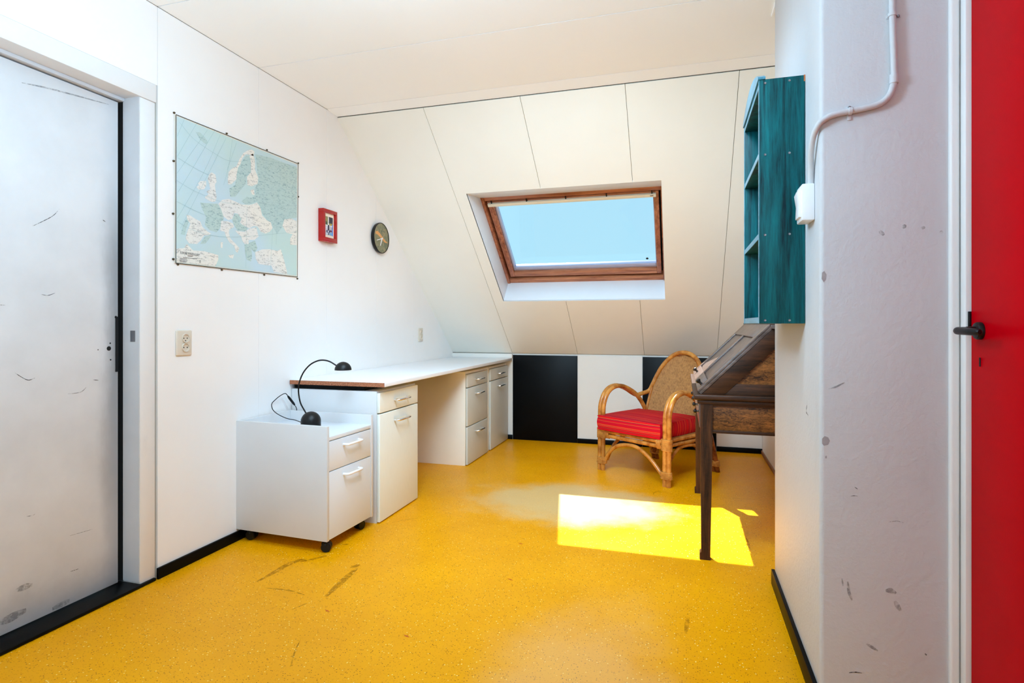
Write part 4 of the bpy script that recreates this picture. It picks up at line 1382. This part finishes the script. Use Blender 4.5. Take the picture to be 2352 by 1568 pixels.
    # the cushion sits a few degrees askew
bmesh.ops.rotate(tmp, verts=list(tmp.verts), cent=(0, 0, 0), matrix=Matrix.Rotation(math.radians(3.5), 3, 'Z'))
mbq = MB()
mbq._merge(tmp)
cu = mbq.build('cover', 'cushion', cq, True)
pip = MB()
for z in (0.006, 0.100):
    ring = []
    for x, y in ((-1, -1), (0, -1.03), (1, -1), (1.03, 0), (1, 1), (0, 1.03), (-1, 1), (-1.03, 0)):
        p = Vector(((cx0 + cx1) / 2 + x * (cx1 - cx0) / 2 * 0.965, (cy0 + cy1) / 2 + y * (cy1 - cy0) / 2 * 0.965, z))
        p.rotate(Matrix.Rotation(math.radians(3.5), 3, 'Z'))
        ring.append(p)
    dense = []
    for i in range(8):
        for k in range(6):
            dense.append(ring[i].lerp(ring[(i + 1) % 8], k / 6))
    pip.tube(dense, 0.0042, 6, closed=True)
pip.build('piping', 'cushion', cq, True)

# ------------------------------------------------------------------ slant front writing desk
WY0, WY1 = 2.75, 3.875
wd = thing('writing_desk', 'dark oak slant front writing desk in the alcove behind the pier', 'desk', (0.35, (WY0 + WY1) / 2, 0))
WB = RX - 0.012
for y0 in (WY0, WY1 - 0.052):
    for fx in (0, 1):
        lg = MB()
        x0 = 0.080 if fx == 0 else WB - 0.052
        sg = 1 if fx == 0 else -1
        xa, xb = (x0, x0 + 0.052)
        a = [(xa, y0, 0.722), (xb, y0, 0.722), (xb, y0 + 0.052, 0.722), (xa, y0 + 0.052, 0.722)]
        top = [lg._v(p) for p in a]
        mid = [lg._v((p[0], p[1], 0.570)) for p in a]
        lo = [lg._v((xa + 0.003 + (0.0 if fx == 0 else 0.008) + (p[0] - xa) * 0.76, y0 + 0.004 + (p[1] - y0) * 0.84, 0.035)) for p in a]
        lo2 = [lg._v((v.co.x - sg * 0.007 if (i in ((0, 3) if fx == 0 else (1, 2))) else v.co.x, v.co.y, 0.028)) for i, v in enumerate(lo)]
        bot = [lg._v((v.co.x, v.co.y, 0.0)) for v in lo2]
        seq = [top, mid, lo, lo2, bot]
        lg.bm.faces.new(top)
        lg.bm.faces.new(list(reversed(bot)))
        for A, B in zip(seq, seq[1:]):
            for i in range(4):
                j = (i + 1) % 4
                lg.bm.faces.new([A[i], B[i], B[j], A[j]])
        lg.build('leg', 'oak', wd)
# aprons
for y in (WY0 + 0.008, WY1 - 0.028):
    sd = MB().box(0.131, WB - 0.052, y, y + 0.020, 0.578, 0.722, 0.001).build('side_apron', 'oak_fig', wd)
    MB().box(0.131, WB - 0.052, y - 0.004, y + 0.001, 0.578, 0.592, 0.0012).build('bead', 'oak_x', sd)
    MB().box(0.131, WB - 0.052, y - 0.004, y + 0.001, 0.700, 0.722, 0.0012).build('bead', 'oak_x', sd)
MB().box(WB - 0.02, WB, WY0 + 0.05, WY1 - 0.05, 0.578, 0.722).build('back_apron', 'oak', wd)
MB().box(0.088, 0.108, WY0 + 0.052, WY1 - 0.052, 0.578, 0.722).build('front_frame', 'oak', wd)
midy = (WY0 + WY1) / 2
for a, b in ((WY0 + 0.056, midy - 0.008), (midy + 0.008, WY1 - 0.056)):
    dr = MB().box(0.076, 0.090, a, b, 0.592, 0.705, 0.003).build('drawer', 'oak_lid', wd)
    for q in (0.25, 0.75):
        y = a + (b - a) * q
        MB().lathe([(0.006, 0.0), (0.005, 0.010), (0.012, 0.015), (0.012, 0.020), (0.006, 0.025), (0, 0.026)], Matrix.Translation((0.077, y, 0.650)) @ Xm, 14).build('knob', 'knob_dark', dr)
# mouldings
MB().box(0.066, WB, WY0 - 0.006, WY1 + 0.006, 0.710, 0.7275, 0.004).build('moulding', 'oak_x', wd)
MB().box(0.050, WB, WY0 - 0.016, WY1 + 0.016, 0.7275, 0.7530, 0.007, 3).build('ledge', 'oak_x', wd)
# sloped case ends: panel, raised stile, rail
for y, d in ((WY0 + 0.010, 0.018), (WY1 - 0.010, -0.018)):
    s = -1 if d > 0 else 1
    MB().prism([(0.100, y, 0.753), (0.395, y, 1.048), (WB, y, 1.048), (WB, y, 0.753)], (0, d, 0)).build('case_end', 'oak_fig', wd)
    MB().prism([(0.086, y, 0.753), (0.390, y, 1.057), (0.485, y, 1.057), (0.181, y, 0.753)], (0, s * 0.009, 0), 0.0015).build('end_stile', 'oak_x', wd)
    MB().prism([(0.178, y, 0.753), (0.232, y, 0.803), (WB, y, 0.803), (WB, y, 0.753)], (0, s * 0.0065, 0), 0.001).build('end_rail', 'oak_x', wd)
MB().box(0.374, WB, WY0 - 0.012, WY1 + 0.012, 1.050, 1.068, 0.003).build('top_board', 'oak_lid', wd)
MB().box(0.368, WB, WY0 - 0.004, WY1 + 0.004, 1.0685, 1.082, 0.004).build('top_moulding', 'oak_lid', wd)
# fall-front lid, in its own frame: a = up the slope, o = out of the lid
la = math.atan2(1.057 - 0.7535, 0.390 - 0.086)
LIDM = Matrix(((math.cos(la), 0, -math.sin(la), 0.086), (0, 1, 0, 0), (math.sin(la), 0, math.cos(la), 0.7535), (0, 0, 0, 1)))
LL = 0.428
y0, y1 = WY0 + 0.004, WY1 - 0.004
lid = MB(LIDM)
lid.box(-0.004, LL, y0, y1, 0.001, 0.014, 0.001)
for a0, a1, p0, p1 in ((-0.004, LL, y0, y0 + 0.085), (-0.004, LL, y1 - 0.085, y1), (-0.004, 0.060, y0 + 0.085, y1 - 0.085), (LL - 0.085, LL, y0 + 0.085, y1 - 0.085), (0.060, LL - 0.085, midy - 0.035, midy + 0.035)):
    lid.box(a0, a1, p0, p1, 0.014, 0.024, 0.0025)
lido = lid.build('fall_front', 'oak_lid', wd)
for p0, p1 in ((y0 + 0.090, midy - 0.040), (midy + 0.040, y1 - 0.090)):
    MB(LIDM).box(0.066, LL - 0.091, p0, p1, 0.0145, 0.0165, 0.001).build('lid_panel', 'oak_lid', lido)
for y in (2.855, 3.60):
    MB(LIDM).lathe([(0.007, 0.0), (0.0055, 0.010), (0.008, 0.014), (0.0125, 0.020), (0.0125, 0.025), (0.007, 0.029), (0, 0.030)], Matrix.Translation((0.026, y, 0.024)), 16).build('knob', 'knob_dark', lido)
MB(LIDM).lathe([(0, 0.0006), (0.005, 0.0006), (0.005, 0)], Matrix.Translation((0.03, midy, 0.024)), 12).build('keyhole', 'hole', lido)

# ------------------------------------------------------------------ teal wall shelf on the pier
SX0, SX1 = 0.233, 0.364
sy0, sy1 = 1.960, 2.424
ws = thing('wall_shelf', 'teal stained wooden wall shelf hung on the pier above the desk', 'shelf', (PX, (sy0 + sy1) / 2, 1.073))
for a, b in ((sy0, sy0 + 0.018), (sy1 - 0.018, sy1)):
    side = MB().box(SX0, SX1, a, b, 1.073, 1.8415, 0.0012).build('side_board', 'teal', ws)
    MB().box(SX0 - 0.0006, SX0 + 0.0006, a + 0.0008, b - 0.0008, 1.0735, 1.841).build('sky_lit_edge', 'teal_lit', side)
    if a == sy0:
        for x in (0.250, 0.320):
            for z in (1.083, 1.3515, 1.604, 1.829):
                MB().lathe([(0, 0.0004), (0.0012, 0.0008), (0.0034, 0.0012), (0.0038, 0.0)], Matrix.Translation((x, a, z)) @ Matrix.Rotation(math.radians(90), 4, 'X'), 12).build('screw', 'steel', side)
        MB().box(0.3605, SX1 + 0.0006, a - 0.0005, a + 0.004, 1.822, 1.842).build('bare_corner', 'bare_wood', side)
for z0, z1 in ((1.0735, 1.0935), (1.342, 1.360), (1.598, 1.616), (1.820, 1.838)):
    sb = MB().box(SX0 + 0.002, SX1 - 0.004, sy0 + 0.018, sy1 - 0.018, z0, z1, 0.001).build('shelf_board', 'teal', ws)
    MB().box(SX0 + 0.0006, SX0 + 0.0022, sy0 + 0.0185, sy1 - 0.0185, z0 + 0.0005, z1 - 0.0005).build('sky_lit_edge', 'teal_lit', sb)
MB().box(SX1 - 0.004, SX1, sy0 + 0.018, sy1 - 0.018, 1.075, 1.838).build('back_board', 'teal', ws)
crest = []
N = 20
for i in range(N + 1):
    f = i / N
    y = sy0 - 0.004 + (sy1 - sy0 + 0.008) * f
    h = 0.030 + 0.052 * math.sin(math.pi * f) ** 0.75
    crest.append((SX0 - 0.004, y, 1.818 + h))
crest = [(SX0 - 0.004, sy0 - 0.004, 1.838), ] + crest + [(SX0 - 0.004, sy1 + 0.004, 1.838)]
MB().prism(crest[1:-1] + [(SX0 - 0.004, sy1 + 0.004, 1.8195), (SX0 - 0.004, sy0 - 0.004, 1.8425)] if False else [(SX0 - 0.004, sy1 + 0.004, 1.842), (SX0 - 0.004, sy0 - 0.002, 1.842)] + crest[1:-1], (0.022, 0, 0), 0.0).build('crest_board', 'teal_lit', ws)
